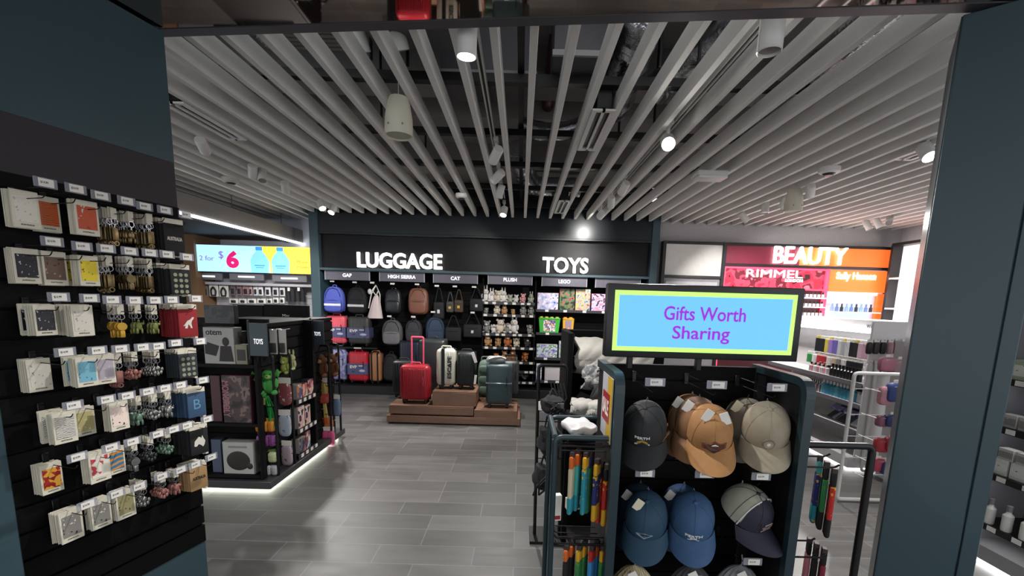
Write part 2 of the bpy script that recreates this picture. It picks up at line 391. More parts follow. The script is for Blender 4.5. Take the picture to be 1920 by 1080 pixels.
def sign(name, label, st, px0, px1, pyc, Y, h, bold=.035, zc=None, depth=.035):
    a, b = WY(px0, pyc, Y), WY(px1, pyc, Y)
    c = (a + b) / 2
    o = M().text(st, 0, 0, h, 0, 0, bold, depth, width=(b - a).length).build(name, LITW, loc=c)
    return tag(o, label, 'sign')
sign('letter_sign', 'lit white letters spelling LUGGAGE on the black panel', 'LUGGAGE', 670, 829, 489, YF + .03, 0.232, .022)
sign('letter_sign', 'lit white letters spelling TOYS on the black panel', 'TOYS', 1017, 1103, 497.5, YF + .03, 0.235, .022)
HD = [(610, 692, 516, 'GAP'), (712, 795, 519, 'HIGH SIERRA'), (813, 895, 522, 'CAT'), (915.5, 997.5, 524.5, 'PLUSH'), (1016.5, 1100, 528, 'LEGO'), (1117, 1200, 531, '')]
for k, (a, b, py, st) in enumerate(HD):
    pa, pb = WY(a, py, YF + .06), WY(b, py, YF + .06); c = (pa + pb) / 2; wd = (pb.x - pa.x) / 2
    t = thing('category_header', ('grey bay header lettered GAP', 'grey bay header lettered HIGH SIERRA', 'grey bay header lettered CAT', 'grey bay header lettered PLUSH', 'grey bay header lettered LEGO', 'grey bay header partly behind the blue display screen')[k] + ' on the display wall', 'header sign', (c.x, YF + .06, c.z), 0, 'bay headers of the display wall')
    M().box(-wd, wd, 0, .03, -.075, .075).build('sign_board', mat('header_grey', '#5d5a66', 0.35), t)
    M().box(-wd - .008, -wd, -.004, .03, -.078, .078).box(wd, wd + .008, -.004, .03, -.078, .078).box(-wd, wd, -.004, .03, .072, .08).build('edge', mat('edge_silver', '#b9b9c0', 0.3), t)
    if st: M().text(st, 0, 0, .055, -.003, 0, .02, .004).build('lettering', mat('white_letter_print', '#fbf8ff', .6, emit=.7), t)

# bulkhead with its light strip, and the drinks bay at far left
bk = thing('bulkhead', 'grey drop bulkhead with a lit strip along its lower edge', 'bulkhead'); struct(bk)
M().box(-3.98, -3.72, 2.9, 7.62, 2.42, 2.63).build('fascia', mat('warm_grey_paint', '#8d8b88', 0.8, var=0.06), bk)
M().box(-3.735, -3.712, 2.9, 7.6, 2.39, 2.418).build('light_strip', mat('strip_light', '#fdfdff', emit=6.0), bk)
for y_ in (3.6, 4.8, 6.0, 7.2): M().cyl((-3.85, y_, 2.62), (-3.85, y_, 2.9), .006, n=6).build('hanging_rod', GREYP, bk)
struct(M().box(-8, -3.98, 2.9, 7.62, 2.44, 2.5).build('ceiling_lowered', mat('brown_soffit', '#43352f', 0.7)))
struct(M().box(-5.35, -5.13, 7.0, 7.62, 0, 2.44).build('column', mat('tan_timber', '#8b6a4c', 0.6, var=.15)))
YD = 7.05
a, b = WY(358, 483, YD), WY(582, 487, YD)
lb = thing('lightbox_sign', 'lit drinks sign in pale blue and yellow reading 2 for $6', 'lightbox', (a.x, YD, a.z))
wd = b.x - a.x; hh = .205
M().box(0, wd, .012, .15, -hh, hh).build('sign_box', GREYP, lb)
xs = lambda px: WY(px, 485, YD).x - a.x
M().box(0, xs(540) , .0, .012, -hh, hh).build('blue_panel', mat('sign_blue', '#a5dcfb', emit=.92), lb)
yl = M()
yl.prism([(xs(487), hh), (xs(506), -.06), (xs(506.5), -hh), (wd, -hh), (wd, hh)], -.004, 0); yl.build('yellow_panel', mat('sign_yellow', '#ffd84a', emit=.85), lb)
for k, px in enumerate((487, 526)):
    x = xs(px); s_ = 1
    bt = M().prism([(x - .13, -hh), (x + .13, -hh), (x + .145, -.02), (x + .1, .07), (x + .05, .12), (x + .05, hh - .01), (x - .05, hh - .01), (x - .05, .12), (x - .1, .07), (x - .145, -.02)], -.009, -.005)
    bt.build('bottle_print', mat('sign_bottle', '#7cc4ee', emit=.8), lb)
    M().box(x - .052, x + .052, -.012, -.0095, .14, hh - .01).build('cap_print', mat('sign_cap', '#3a8fd6', emit=.7), lb)
    M().box(x - .08, x + .08, -.012, -.0095, -.1, -.085).box(x - .06, x + .06, -.012, -.0095, -.13, -.12).build('label_print', mat('sign_cap', '#3a8fd6', emit=.7), lb)
MAG = mat('sign_magenta', '#d0126a', emit=.72); VIO = mat('sign_violet', '#7d5bc8', emit=.72)
M().text('2 for', xs(388), -.0, .075, -.003, 0, 0, .004, width=.23).text('$', xs(415), .05, .13, -.003, 0, 0, .004).build('small_print', VIO, lb)
M().text('6', xs(436), -.01, .27, -.003, 0, .05, .004, width=.2).build('price_print', MAG, lb)
M().text('Mount', xs(567), -.02, .04, -.008, 0, 0, .004, width=.17).text('Franklin', xs(568), -.1, .04, -.008, 0, 0, .004, width=.18).build('brown_print', mat('sign_brown', '#a9772e', emit=.6), lb)
# ================================================================ CEILING FITTINGS AND THE LAMPS
FIT = mat('fitting_white', '#d9d8d4', 0.45, var=0.03)
LK = 1.5
LENS_ON = mat('lamp_lens_lit', '#fff8ee', emit=14.0); LENS_DIM = mat('lamp_lens_dark', '#8f8d8a', 0.2, var=0.02)
def spotlight(label, px, py, z, target, watts=40, angle=70, r=0.042, L=0.15, on=True, col=(1, .97, .93), stem=True, xyz=None):
    p = Vector(xyz) if xyz else WZ(px, py, z)
    t = thing('track_spotlight', label, 'spotlight', p, 0, 'white track spotlights on the slatted ceiling')
    d = (Vector(target) - p).normalized()
    q = d.to_track_quat('-Z', 'Y').to_matrix().to_4x4()
    h = M().lathe([(r * .86, L * .45), (r, L * .4), (r, -L * .5), (r * .93, -L * .52), (r * .9, -L * .44)], 20, 0, q)
    ho = h.build('head', FIT, t)
    M().lathe([(r * .88, -L * .455), (r * .88, -L * .445)], 20, 0, q).build('lens', LENS_ON if on else LENS_DIM, ho)
    if stem:
        e = q @ Vector((0, 0, L * .3))
        M().cyl((0, 0, max(.04, 2.86 - p.z)), (e.x * .6, e.y * .6, 0.0), .012, n=8).rbox(-.02, .02, -.06, .06, 2.84 - p.z, 2.875 - p.z, .004, seg=1).build('adapter', FIT, t)
    if watts:
        ld = bpy.data.lights.new('spot', 'SPOT'); ld.energy = watts * LK; ld.spot_size = math.radians(angle); ld.spot_blend = .7; ld.color = col; ld.shadow_soft_size = r * .8
        lo = bpy.data.objects.new('lamp', ld); COL.objects.link(lo); lo.parent = t
        lo.location = d * (L * .56); lo.rotation_euler = d.to_track_quat('-Z', 'Y').to_euler()
    return t
# near the entrance
spotlight('large white cylinder spotlight hanging lit at the top middle', 876, 58, 2.745, (-.36, 2.28, 0), 70, 120, .045, .2)
spotlight('large white cylinder spotlight hanging unlit at the top right', 1448, 48, 2.76, (1.02, 2.1, 0), 0, 75, .05, .2, on=False)
spotlight('glaring round spotlight facing the entrance right of the large air grille', 1252, 266, 2.74, (0.55, .9, 1.2), 70, 95, .05, .13)
spotlight('glaring round spotlight beside the teal pillar', 1737, 284, 2.76, (2.9, 1.9, .8), 110, 100, .05, .13)
# middle track
spotlight('white square-ended spotlight tipped forward under the twin cable track', 930, 290, 2.75, (-1.6, 6.9, 1.3), 75, 60, .042, .16, on=False)
spotlight('white spotlight second along the middle track', 934, 330, 2.76, (-2.6, 6.9, 1.2), 75, 60, on=False)
spotlight('white spotlight third along the middle track', 938, 358, 2.77, (-1.0, 5.6, .3), 90, 60, on=False)
spotlight('lit spotlight at the far end of the middle track', 945, 396, 2.74, (-.7, 4.6, 0), 70, 100, .045, .13)
# track right of the middle
spotlight('white spotlight nearest on the track above the toys sign', 1170, 352, 2.75, (.4, 7.1, 1.2), 75, 62, on=False)
spotlight('white spotlight in the middle of the track above the toys sign', 1146, 378, 2.74, (1.3, 7.1, 1.4), 75, 62, on=False)
spotlight('white spotlight at the far end of the track above the toys sign', 1126, 402, 2.73, (1.0, 6.93, 2.6), 18, 62, on=False)
# far left track by the bulkhead
spotlight('lit white spotlight left of the pair above the luggage display wall', 602, 384, 2.74, (-1.1, 4.7, 0), 80, 80, .045, .13)
spotlight('lit white spotlight right of the pair above the luggage display wall', 624, 392, 2.73, (-3.0, 4.8, .6), 50, 85, .045, .13)
spotlight('white spotlight tipped left under the slats beside the linear air slot', 380, 272, 2.75, (-3.9, 7.2, 1.2), 60, 44, on=False)
spotlight('left one of two white spotlights side by side over the drinks aisle', 474, 320, 2.76, (-4.2, 7.0, .8), 55, 46, on=False)
spotlight('right one of two white spotlights side by side over the drinks aisle', 492, 328, 2.74, (-2.0, 3.4, .3), 40, 70, on=False)
spotlight('single white spotlight between the drinks aisle and the luggage wall', 535, 350, 2.75, (-3.6, 7.2, 1.3), 50, 44, on=False)
# beauty corner
spotlight('white spotlight at the near end of the track above the beauty sign', 1520, 357, 2.75, (4.4, 7.0, 1.2), 90, 70, on=False)
spotlight('white spotlight second along the track above the beauty sign', 1472, 378, 2.76, (3.2, 7.0, 1.5), 70, 60, on=False)
spotlight('white spotlight third along the track above the beauty sign', 1435, 388, 2.76, (2.6, 5.0, .2), 90, 100, on=False)
spotlight('white spotlight at the far end of the track above the beauty sign', 1394, 407, 2.74, (4.8, 6.0, 1.0), 60, 100, on=False)
spotlight('left one of three small white spotlights near the far right corner', 1626, 421, 2.74, (5.5, 5.4, .6), 90, 110, on=False)
spotlight('middle one of three small white spotlights near the far right corner', 1645, 417, 2.75, (5.7, 5.6, .8), 80, 90, on=False)
spotlight('right one of three small white spotlights near the far right corner', 1668, 413, 2.76, (2.3, 3.2, 0), 170, 75, on=False)
for k, (px, py) in enumerate(((745, 70), (672, 75))):
    spotlight(('white spotlight half hidden above the slats at upper left, right of its twin', 'white spotlight half hidden above the slats at upper left, left of its twin')[k], px, py, 2.98, WZ(px, py, 2.98) + Vector((0.2, .5, -1)), 0, 70, .05, .12, on=False, stem=False)
t = thing('lighting_track', 'white twin lighting track running between the slats at the middle', 'track', (-.262, 2.3, 2.86)); 
M().box(-.018, -.008, 0, 3.6, 0, .03).box(.008, .018, 0, 3.6, 0, .03).build('rail', FIT, t); M().box(-.008, .008, 0, 3.6, .012, .03).build('channel', BLKM, t)
t = thing('lighting_track', 'white lighting track between the slats right of the large air grille', 'track', (1.075, 2.1, 2.86))
M().box(-.018, -.008, 0, 4.4, 0, .03).box(.008, .018, 0, 4.4, 0, .03).build('rail', FIT, t); M().box(-.008, .008, 0, 4.4, .012, .03).build('channel', BLKM, t)
# speakers
SPK = mat('speaker_ivory', '#cfccb9', 0.5, var=0.03)
def speaker(label, px, py_bot, r, h):
    p = WZ(px, py_bot, 2.57)
    t = thing('pendant_speaker', label, 'speaker', p, 0, 'pendant speakers')
    b = M().lathe([(r * .86, 0.012), (r * .98, .0), (r, .03), (r * .97, h * .45), (r * .8, h * .82), (r * .66, h * .96), (r * .3, h)], 28).build('body', SPK, t)
    M().lathe([(r * .85, .008), (r * .85, .02)], 28).build('grille', mat('speaker_grille', '#bdbaa8', .7, var=.2, scale=300), b)
    M().cyl((0, 0, h), (0, 0, 3.05 - 2.57 + .57), .0025, n=6).build('cable', FIT, t)
    for sx in (-1, 1): M().cyl((sx * r * .5, -r * .88, .05), (sx * r * .5, -r * .93, .05), .006, n=8).build('screw', GREYP, b)
speaker('large ivory pendant speaker hanging under the slats left of the middle', 748, 256, .087, .235)
speaker('smaller ivory pendant speaker hanging above the beauty sign', 1486, 397, .087, .235)
# detectors, grilles, exit light
def detector(label, px, py, r=.06, dark=False):
    p = WZ(px, py, 2.79)
    t = thing('smoke_detector', label, 'smoke detector', p)
    M().lathe([(r * .7, -.035), (r * .95, -.022), (r, .0), (r, .015)], 22).build('base', FIT if not dark else mat('detector_rim', '#c9c7c0', .5), t)
    M().lathe([(r * .4, -.052), (r * .62, -.036), (r * .62, -.034)], 18).build('sensor', mat('detector_dark', '#2c2c2e', .4), t)
detector('white round smoke detector on the slats right of the beauty speaker', 1555, 318, .085)
detector('white round smoke detector on the slats above the LUGGAGE sign', 865, 366, .07)
detector('black and white round detector on the slats at left over the drinks aisle', 432, 337, .085, True)
t = thing('emergency_light', 'white box emergency light fixed under the slats right of middle', 'emergency light', WZ(1330, 333, 2.76))
M().rbox(-.14, .14, -.09, .09, 0, .045, .008).build('housing', FIT, t); M().rbox(-.13, .13, -.1, .06, -.025, 0, .006).build('diffuser', WHITE, t)
def grille(label, px0, py0, px1, py1, w_):
    a, b = WZ(px0, py0, 2.795), WZ(px1, py1, 2.795)
    y0, y1 = sorted((a.y, b.y)); x = (a.x + b.x) / 2
    t = thing('air_grille', label, 'air grille', (x, y0, 2.79), 0, 'air grilles between the slats')
    L = y1 - y0
    m = M().box(-w_ / 2, -w_ * .3, 0, L, 0, .012).box(w_ * .3, w_ / 2, 0, L, 0, .012).box(-w_ * .3, w_ * .3, 0, .03, 0, .012).box(-w_ * .3, w_ * .3, L - .03, L, 0, .012).box(-w_ * .06, w_ * .06, 0, L, 0, .012)
    m.build('frame', FIT, t); M().box(-w_ * .3, w_ * .3, 0, L, .02, .16).build('plenum', BLKM, t)
grille('white two-slot air grille between the slats right of the middle', 1130, 206, 1102, 282, .15)
grille('small white two-slot air grille between the slats above the TOYS sign', 1060, 377, 1048, 400, .15)
grille('long white linear air slot between the slats at upper left', 322, 192, 444, 262, .16)
grille('white air grille at the right beside the glaring spotlight', 1750, 277, 1690, 300, .17)
# ================================================================ SOUVENIRS ON THE LEFT PIER
TIP = 0.18
def price_hook_parts(t, L, w_=.062, h=.032, lab=(.04, .025), wire=DSTEEL, price='$14.99', off=0.0):
    M().tube(arc([(0, 0, 0), (0, -L + .012, 0), (0, -L, .014)], .008, 3), .0017, 6, 0).tube([(0, 0, .034), (0, -L - .004, .034)], .0014, 6).rbox(-.01, .01, -.006, 0, -.012, .042, .002, seg=1).build('wire', wire, t)
    ho = M().rbox(-w_ / 2, w_ / 2, -L - .009, -L - .004, .03, .03 + h, .0015, seg=1).build('tag_holder', CLEAR, t)
    lx = off * w_
    pl = M().box(lx - lab[0] / 2, lx + lab[0] / 2, -L - .0105, -L - .0095, .03 + h / 2 - lab[1] / 2, .03 + h / 2 + lab[1] / 2).build('price_label', PAPER, ho)
    M().text(price, lx - lab[0] * .12, .03 + h / 2, lab[1] * .34, -L - .0108, 0, 0, .0005, width=lab[0] * .5).build('price_print', INK, t)
_hook = None
TAGS = [[(85, 343), (142, 354), (189, 367), (237, 377), (271, 387), (309, 394), (348, 403)],
        [(98, 453), (154, 462), (199, 466), (243, 471), (281, 474), (313, 477), (350, 482)],
        [(110, 557), (168, 559), (210, 562), (252, 563), (290, 563), (322, 562), (367, 560)],
        [(122, 660), (183, 657), (226, 654), (267, 651), (296, 649), (329, 643), (375, 640)],
        [(137, 760), (200, 749), (238, 742), (277, 734), (309, 728), (338, 722), (380, 713)],
        [(145, 857), (208, 839), (248, 828), (295, 814), (325, 805), (350, 798), (388, 786)],
        [(163, 946), (218, 926), (260, 912), (303, 893), (338, 881), (366, 871), (396, 857)]]
ROWN = ['top', 'second', 'third', 'fourth', 'fifth', 'sixth', 'lowest']
HS = {}
for r in range(7):
    for c in range(7):
        s_, z_ = LPX(*TAGS[r][c], TIP); z_ -= .046
        HS[r, c] = (s_, z_)
        lab = 'price hook %s from the left in the %s row of the souvenir panel' % (nth(c), ROWN[r])
        if _hook is None:
            _hook = thing('price_hook', lab, 'hook', LP(s_, .009, z_), LRZ, 'price hooks on the souvenir panel'); price_hook_parts(_hook, TIP - .015)
        else: dup(_hook, LP(s_, .009, z_), LRZ, lab)
def solve_n(s_, cx, y):
    lo, hi = 0.0, TIP - .012
    for _ in range(30):
        m_ = (lo + hi) / 2
        if LPX(cx, y, m_)[0] > s_: lo = m_
        else: hi = m_
    return max(.05, min(TIP - .012, (lo + hi) / 2))
# --- cards
P_ = {
 'text': art('print_pencil_text', ['#d9d4c6', '#e4dfd2', '#b9b3a5'], 70), 'orange': art('print_orange_sunset', ['#c8452c', '#e6a03e', '#d4662f', '#a63b28'], 45, 'wave_z'),
 'rock': art('print_red_rock', ['#a9301f', '#c4502c', '#d9cfc0'], 28), 'night': art('print_black_symbols', ['#14151c', '#1c1d26', '#c9c9cf'], 90),
 'brown': art('print_brown_scene', ['#3a2a24', '#6d5547', '#b59a84'], 60), 'yellow': art('print_yellow_signs', ['#ecd72f', '#e8cf25', '#4b431c'], 80),
 'lilac': art('print_lilac_scene', ['#c9c3cc', '#b6afba', '#dcd8de'], 50), 'sketch': art('print_pencil_sketch', ['#e4e0d4', '#dcd7ca', '#8e8a80'], 85),
 'blue': art('print_blue_kangaroo', ['#5fa3c0', '#79b6cc', '#3d7894'], 60), 'lines': art('print_handwriting', ['#e8e5dc', '#e0dcd2', '#6a675f'], 60, 'wave_z'),
 'gold': art('print_pale_gold', ['#ddd6b2', '#cbbf86', '#e6e1cb'], 60), 'peach': art('print_peach_animal', ['#e2b3a2', '#f0dcd2', '#2c2020'], 55),
 'red': art('print_red_mandala', ['#8c1c1a', '#a82a20', '#d9a03c'], 75, 'cell'), 'map': art('print_red_map', ['#e9e4d8', '#c84850', '#e6e0d2'], 65, 'cell'),
 'sea': art('print_orange_blue', ['#3f7596', '#4c88a8', '#d98d3c'], 14, 'wave_z'), 'mono': art('print_black_animals', ['#e6e3da', '#8d8a84', '#26252a'], 55),
 'olive': art('print_olive_face', ['#7b7650', '#9b956c', '#3c3a2c'], 60)}
def blank_card(w_, h):
    return M().rbox(-w_ / 2, w_ / 2, -.0009, .0009, -h, .008, .003, seg=1)
_cards = {}
def card_stack(r, c, cx, y0, y1, key, words, n=6, extra=0, cap=True):
    s_, z_ = HS[r, c]; nn = solve_n(s_, cx, y0)
    h = LPX(cx, y0, nn)[1] - LPX(cx, y1, nn)[1]; h = max(.085, min(.125, h)); w_ = h * .62
    zt = LPX(cx, y0, nn)[1] - .008; s_ = LPX(cx, (y0 + y1) / 2, nn)[0]
    where = '%s row' % ROWN[r]
    t = thing('magnet_card', 'front magnet card %s, souvenir panel %s' % (words, where), 'magnet card', LP(s_, nn, zt), LRZ + random.uniform(-.06, .06), 'magnet cards on the souvenir panel')
    blank_card(w_, h).rbox(-.008, .008, -.0015, .0005, -.004, .001, .0005, seg=1).build('backing_card', CREAM, t)
    M().box(-w_ * .4, w_ * .4, -.0022, -.0008, -h * .82, -h * .1).build('printed_picture', P_[key], t)
    if cap: M().text('AUSTRALIA', 0, -h * .9, .0045, -.0012, 0, .02, .0006, width=w_ * .5).build('caption', INK, t)
    k = (round(w_, 3), round(h, 3))
    lab = 'magnet card stacked behind the one %s, %s' % (words, where)
    o = None
    for i in range(1, n + 1 + extra):
        d = i * .0062 + (.02 if i > n else 0)
        loc = LP(s_ + random.uniform(-.003, .003), max(.012, nn - d), zt + random.uniform(-.002, .002)); rz = LRZ + random.uniform(-.09, .05)
        if i == n + 1: dup(t, loc, rz, 'second printed magnet card %s, further back, %s' % (words, where)); continue
        if o is None: o = tag(blank_card(w_, h).build('magnet_card', CREAM, loc=loc, rz=rz), lab, 'magnet card', 'cards stacked behind the front card ' + words)
        else: dup(o, loc, rz)
card_stack(0, 0, 48, 358, 423, 'text', 'with pale pencil lettering', 7)
card_stack(0, 1, 90, 369, 430, 'orange', 'with an orange sunset picture', 4)
card_stack(0, 2, 163, 377, 437, 'rock', 'with a red rock picture', 6)
card_stack(1, 0, 50, 466, 527, 'night', 'with white symbols on black', 6)
card_stack(1, 1, 103, 472, 531, 'brown', 'with a narrow dark brown picture', 5)
card_stack(1, 2, 167, 480, 532, 'yellow', 'with yellow road sign pictures', 7, 2)
card_stack(2, 0, 85, 571, 625, 'night', 'with white emblems on black', 7, 3)
card_stack(2, 1, 155, 572, 626, 'sketch', 'with small round ink drawings', 6, 2)
card_stack(3, 0, 74, 672, 730, 'sketch', 'with a grey pencil figure', 6)
card_stack(3, 1, 163, 668, 721, 'blue', 'with a blue kangaroo picture', 6, 2)
card_stack(3, 2, 197, 664, 716, 'lilac', 'with a pale lilac picture', 4)
card_stack(4, 0, 122, 771, 827, 'lines', 'with lines of handwriting', 5, 4)
card_stack(4, 1, 160, 763, 813, 'gold', 'with a pale gold picture', 4)
card_stack(4, 2, 224, 752, 803, 'peach', 'with a peach animal picture', 5)
card_stack(5, 0, 97, 868, 921, 'red', 'with a red and gold mandala', 6)
card_stack(5, 1, 187, 846, 900, 'map', 'with a red spotted map', 6)
card_stack(5, 2, 218, 838, 885, 'sea', 'with an orange and blue scene', 4)
card_stack(6, 0, 134, 955, 1011, 'mono', 'with scattered black animals', 7)
card_stack(6, 1, 190, 935, 986, 'mono', 'with one large black and white animal', 6)
card_stack(6, 2, 236, 918, 968, 'olive', 'with an olive coloured face', 6)
# --- keyrings
KM = {'bronze': mat('antique_bronze', '#7d6c4c', .35, .85, var=.25, scale=60), 'gold': mat('yellow_enamel', '#c79b35', .35, .3, var=.3, scale=40), 'olive': mat('olive_enamel', '#7c8043', .4, .2, var=.2),
      'silver': mat('pewter', '#9d9c99', .3, .85, var=.3, scale=70), 'rose': mat('rose_enamel', '#a8726a', .4, .3, var=.3, scale=50), 'dark': mat('gunmetal', '#4b4d4f', .35, .8, var=.2), 'green': mat('verdigris', '#6f8b7a', .4, .5, var=.25)}
def keyring(kind, shape, label, group):
    t = thing('keyring', label, 'keyring', (0, 0, 0), LRZ, group)
    M().rbox(-.011, .011, -.0007, .0007, -.036, .004, .002, seg=1).build('header_card', CREAM, t)
    M().tube([(.011 * math.cos(a), 0, -.046 + .011 * math.sin(a)) for a in [2 * PI * i / 14 for i in range(14)]], .0013, 6, closed=True).tube([(0, 0, -.057), (0, .001, -.068)], .0014, 6).build('split_ring', STEEL, t)
    m = M()
    if shape == 'opener': m.rbox(-.011, .011, -.0022, .0022, -.118, -.068, .004).tube([(.008 * math.cos(a), 0, -.128 + .008 * math.sin(a)) for a in [2 * PI * i / 12 for i in range(12)]], .003, 6, closed=True)
    elif shape == 'disc': m.cyl((0, -.0022, -.084), (0, .0022, -.084), .016, n=18).rbox(-.008, .008, -.003, .003, -.128, -.1, .003)
    elif shape == 'animal': m.ell((0, 0, -.088), (.011, .005, .017)).ell((.012, 0, -.078), (.008, .004, .006)).ell((-.008, 0, -.108), (.005, .004, .012)).ell((.009, 0, -.108), (.004, .004, .012)).ell((.017, 0, -.07), (.002, .002, .006), 6, 5)
    else:
        for k in range(5):
            a = PI * k / 4 + PI; m.ell((.016 * math.cos(a), 0, -.085 + .02 * math.sin(a)), (.006, .004, .009))
        m.ell((0, 0, -.08), (.009, .005, .011))
    m.build('fob', KM[kind], t)
    return t
def keyrings(r, c, cx, y0, kind, shape, words, n=6, sp=.011):
    s_, z_ = HS[r, c]; nn = solve_n(s_, cx, y0); zt = LPX(cx, y0, nn)[1]; s_ = LPX(cx, y0 + 30, nn)[0]
    lab = '%s keyrings on the %s hook, %s row' % (words, nth(c), ROWN[r])
    o = keyring(kind, shape, 'one of the ' + lab, lab)
    for i in range(n):
        loc = LP(s_ + random.uniform(-.004, .004), max(.013, nn - i * sp), zt + random.uniform(-.003, .002)); rz = LRZ + random.uniform(-.35, .2)
        if i == 0: o.location = loc; o.rotation_euler[2] = rz
        else: dup(o, loc, rz)
for a in ((0, 3, 214, 391, 'bronze', 'opener', 'antique bronze bottle opener', 8), (0, 4, 247, 398, 'bronze', 'animal', 'bronze kangaroo', 7), (0, 5, 283, 404, 'bronze', 'opener', 'slim bronze opener', 8),
          (1, 3, 205, 482, 'bronze', 'opener', 'bronze and black tag', 6), (1, 4, 246, 483, 'bronze', 'disc', 'bronze medallion', 8), (1, 5, 284, 487, 'bronze', 'opener', 'square bronze', 8),
          (2, 3, 226, 572, 'gold', 'disc', 'yellow disc opener', 6), (2, 4, 258, 572, 'olive', 'animal', 'olive animal', 3), (2, 5, 291, 573, 'olive', 'animal', 'green animal', 4),
          (3, 3, 222, 664, 'rose', 'opener', 'rose tinted opener', 6), (3, 4, 253, 662, 'rose', 'cluster', 'rose charm', 6), (3, 5, 294, 657, 'silver', 'cluster', 'pewter charm', 8),
          (4, 3, 262, 744, 'green', 'animal', 'green and silver animal', 7), (4, 4, 291, 738, 'silver', 'cluster', 'silver charm', 7), (4, 5, 318, 732, 'silver', 'animal', 'silver animal', 6),
          (5, 3, 255, 828, 'silver', 'disc', 'silver disc', 6), (5, 4, 283, 818, 'dark', 'cluster', 'gunmetal charm', 6), (5, 5, 318, 806, 'green', 'cluster', 'sea green charm', 6),
          (6, 3, 270, 903, 'silver', 'cluster', 'linked pewter', 8), (6, 4, 308, 888, 'rose', 'cluster', 'pink and silver charm', 6), (6, 5, 332, 880, 'rose', 'animal', 'pink animal', 5)):
    keyrings(*a)
# --- fabric packs on the far hooks
ROO = [(-.014, -.02), (-.006, -.02), (-.002, -.006), (.004, -.012), (.006, -.02), (.012, -.02), (.009, -.004), (.012, .006), (.018, .012), (.02, .018), (.014, .018), (.006, .01), (-.004, .006), (-.012, -.004), (-.02, -.012), (-.012, -.01)]
AUS = [(-.02, -.012), (-.013, -.014), (-.004, -.008), (.003, -.012), (.01, -.018), (.016, -.012), (.019, -.002), (.013, .008), (.01, .016), (.006, .008), (.002, .012), (-.004, .014), (-.01, .008), (-.018, .002)]
def pouches(r, cx, y0, y1, body, words, motif, n=8, sp=.0125):
    s_, z_ = HS[r, 6]; nn = solve_n(s_, cx, y0); zt = LPX(cx, y0, nn)[1]; h = min(.16, zt - LPX(cx, y1, nn)[1]); s_ = LPX(cx, (y0 + y1) / 2, nn)[0]
    w_ = .082
    def mk(label, front):
        t = thing('souvenir_pack', label, 'souvenir pack', (0, 0, 0), LRZ, words + ' souvenir packs')
        M().rbox(-w_ / 2, w_ / 2, -.002, .002, -.022, 0, .001, seg=1).build('header_card', CREAM, t)
        M().rbox(-w_ / 2, w_ / 2, -.0045, .0045, -h, -.02, .004).build('folded_cloth', body, t)
        M().rbox(w_ * .3, w_ * .46, -.003, .003, -h - .008, -h + .002, .001, seg=1).build('corner_tag', CREAM, t)
        if front:
            m = M()
            if motif == 'roo': m.prism([(x * 1.2, z * 1.3 - h * .55) for x, z in ROO], -.0062, -.0044)
            elif motif == 'aus': m.prism([(x * 1.3, z * 1.6 - h * .55) for x, z in AUS], -.0062, -.0044)
            elif motif == 'B': m.text('B', 0, -h * .55, .045, -.0052, 0, 0, .001)
            elif motif == 'dots':
                for i in range(12): m.cyl(((i % 3 - 1) * .022, -.0058, -.045 - (i // 3) * .024), ((i % 3 - 1) * .022, -.0044, -.045 - (i // 3) * .024), .008, n=8)
            else: m.text('AUSTRALIA', 0, -h * .55, .016, -.0052, 0, .02, .001, width=.06)
            m.build('motif', mat('motif_pale', '#d8d3c8', .7) if motif in ('roo', 'aus', 'text') else (mat('motif_blue', '#5b8fb0', .7) if motif == 'B' else (mat('motif_sage', '#8f927c', .7) if motif == 'dots' else INK)), t)
        return t
    where = 'ending the %s row' % ROWN[r]
    f = mk('front %s souvenir pack %s' % (words, where), True)
    f.location = LP(s_, nn, zt); f.rotation_euler[2] = LRZ - .1
    b = None; sp = min(.017, (nn - .02) / n)
    for i in range(1, n):
        loc = LP(s_ + random.uniform(-.004, .002), max(.016, nn - i * sp), zt + random.uniform(-.003, .003)); rz = LRZ - .1 + random.uniform(-.1, .05)
        if b is None: b = mk('one of the %s souvenir packs behind the front one %s' % (words, where), False); b.location = loc; b.rotation_euler[2] = rz
        else: dup(b, loc, rz)
pouches(0, 326, 411, 478, mat('cloth_black', '#17171a', .8), 'black cloth', 'text', 5)
pouches(1, 338, 496, 552, mat('cloth_black', '#17171a', .8), 'black striped cloth', 'dots', 7)
pouches(2, 352, 571, 632, mat('cloth_red', '#8e1f26', .8, var=.1), 'red kangaroo', 'roo', 9)
pouches(3, 352, 654, 708, mat('cloth_slate', '#2d3439', .8, var=.1), 'slate dotted cloth', 'dots', 7)
pouches(4, 368, 727, 782, mat('cloth_blue', '#34506e', .8, var=.1), 'blue lettered cloth', 'B', 8)
pouches(5, 373, 796, 852, mat('cloth_black', '#17171a', .8), 'black map printed', 'aus', 8)
pouches(6, 372, 867, 918, mat('cloth_kraft', '#a5845a', .8, var=.15), 'kraft brown', 'none', 9)
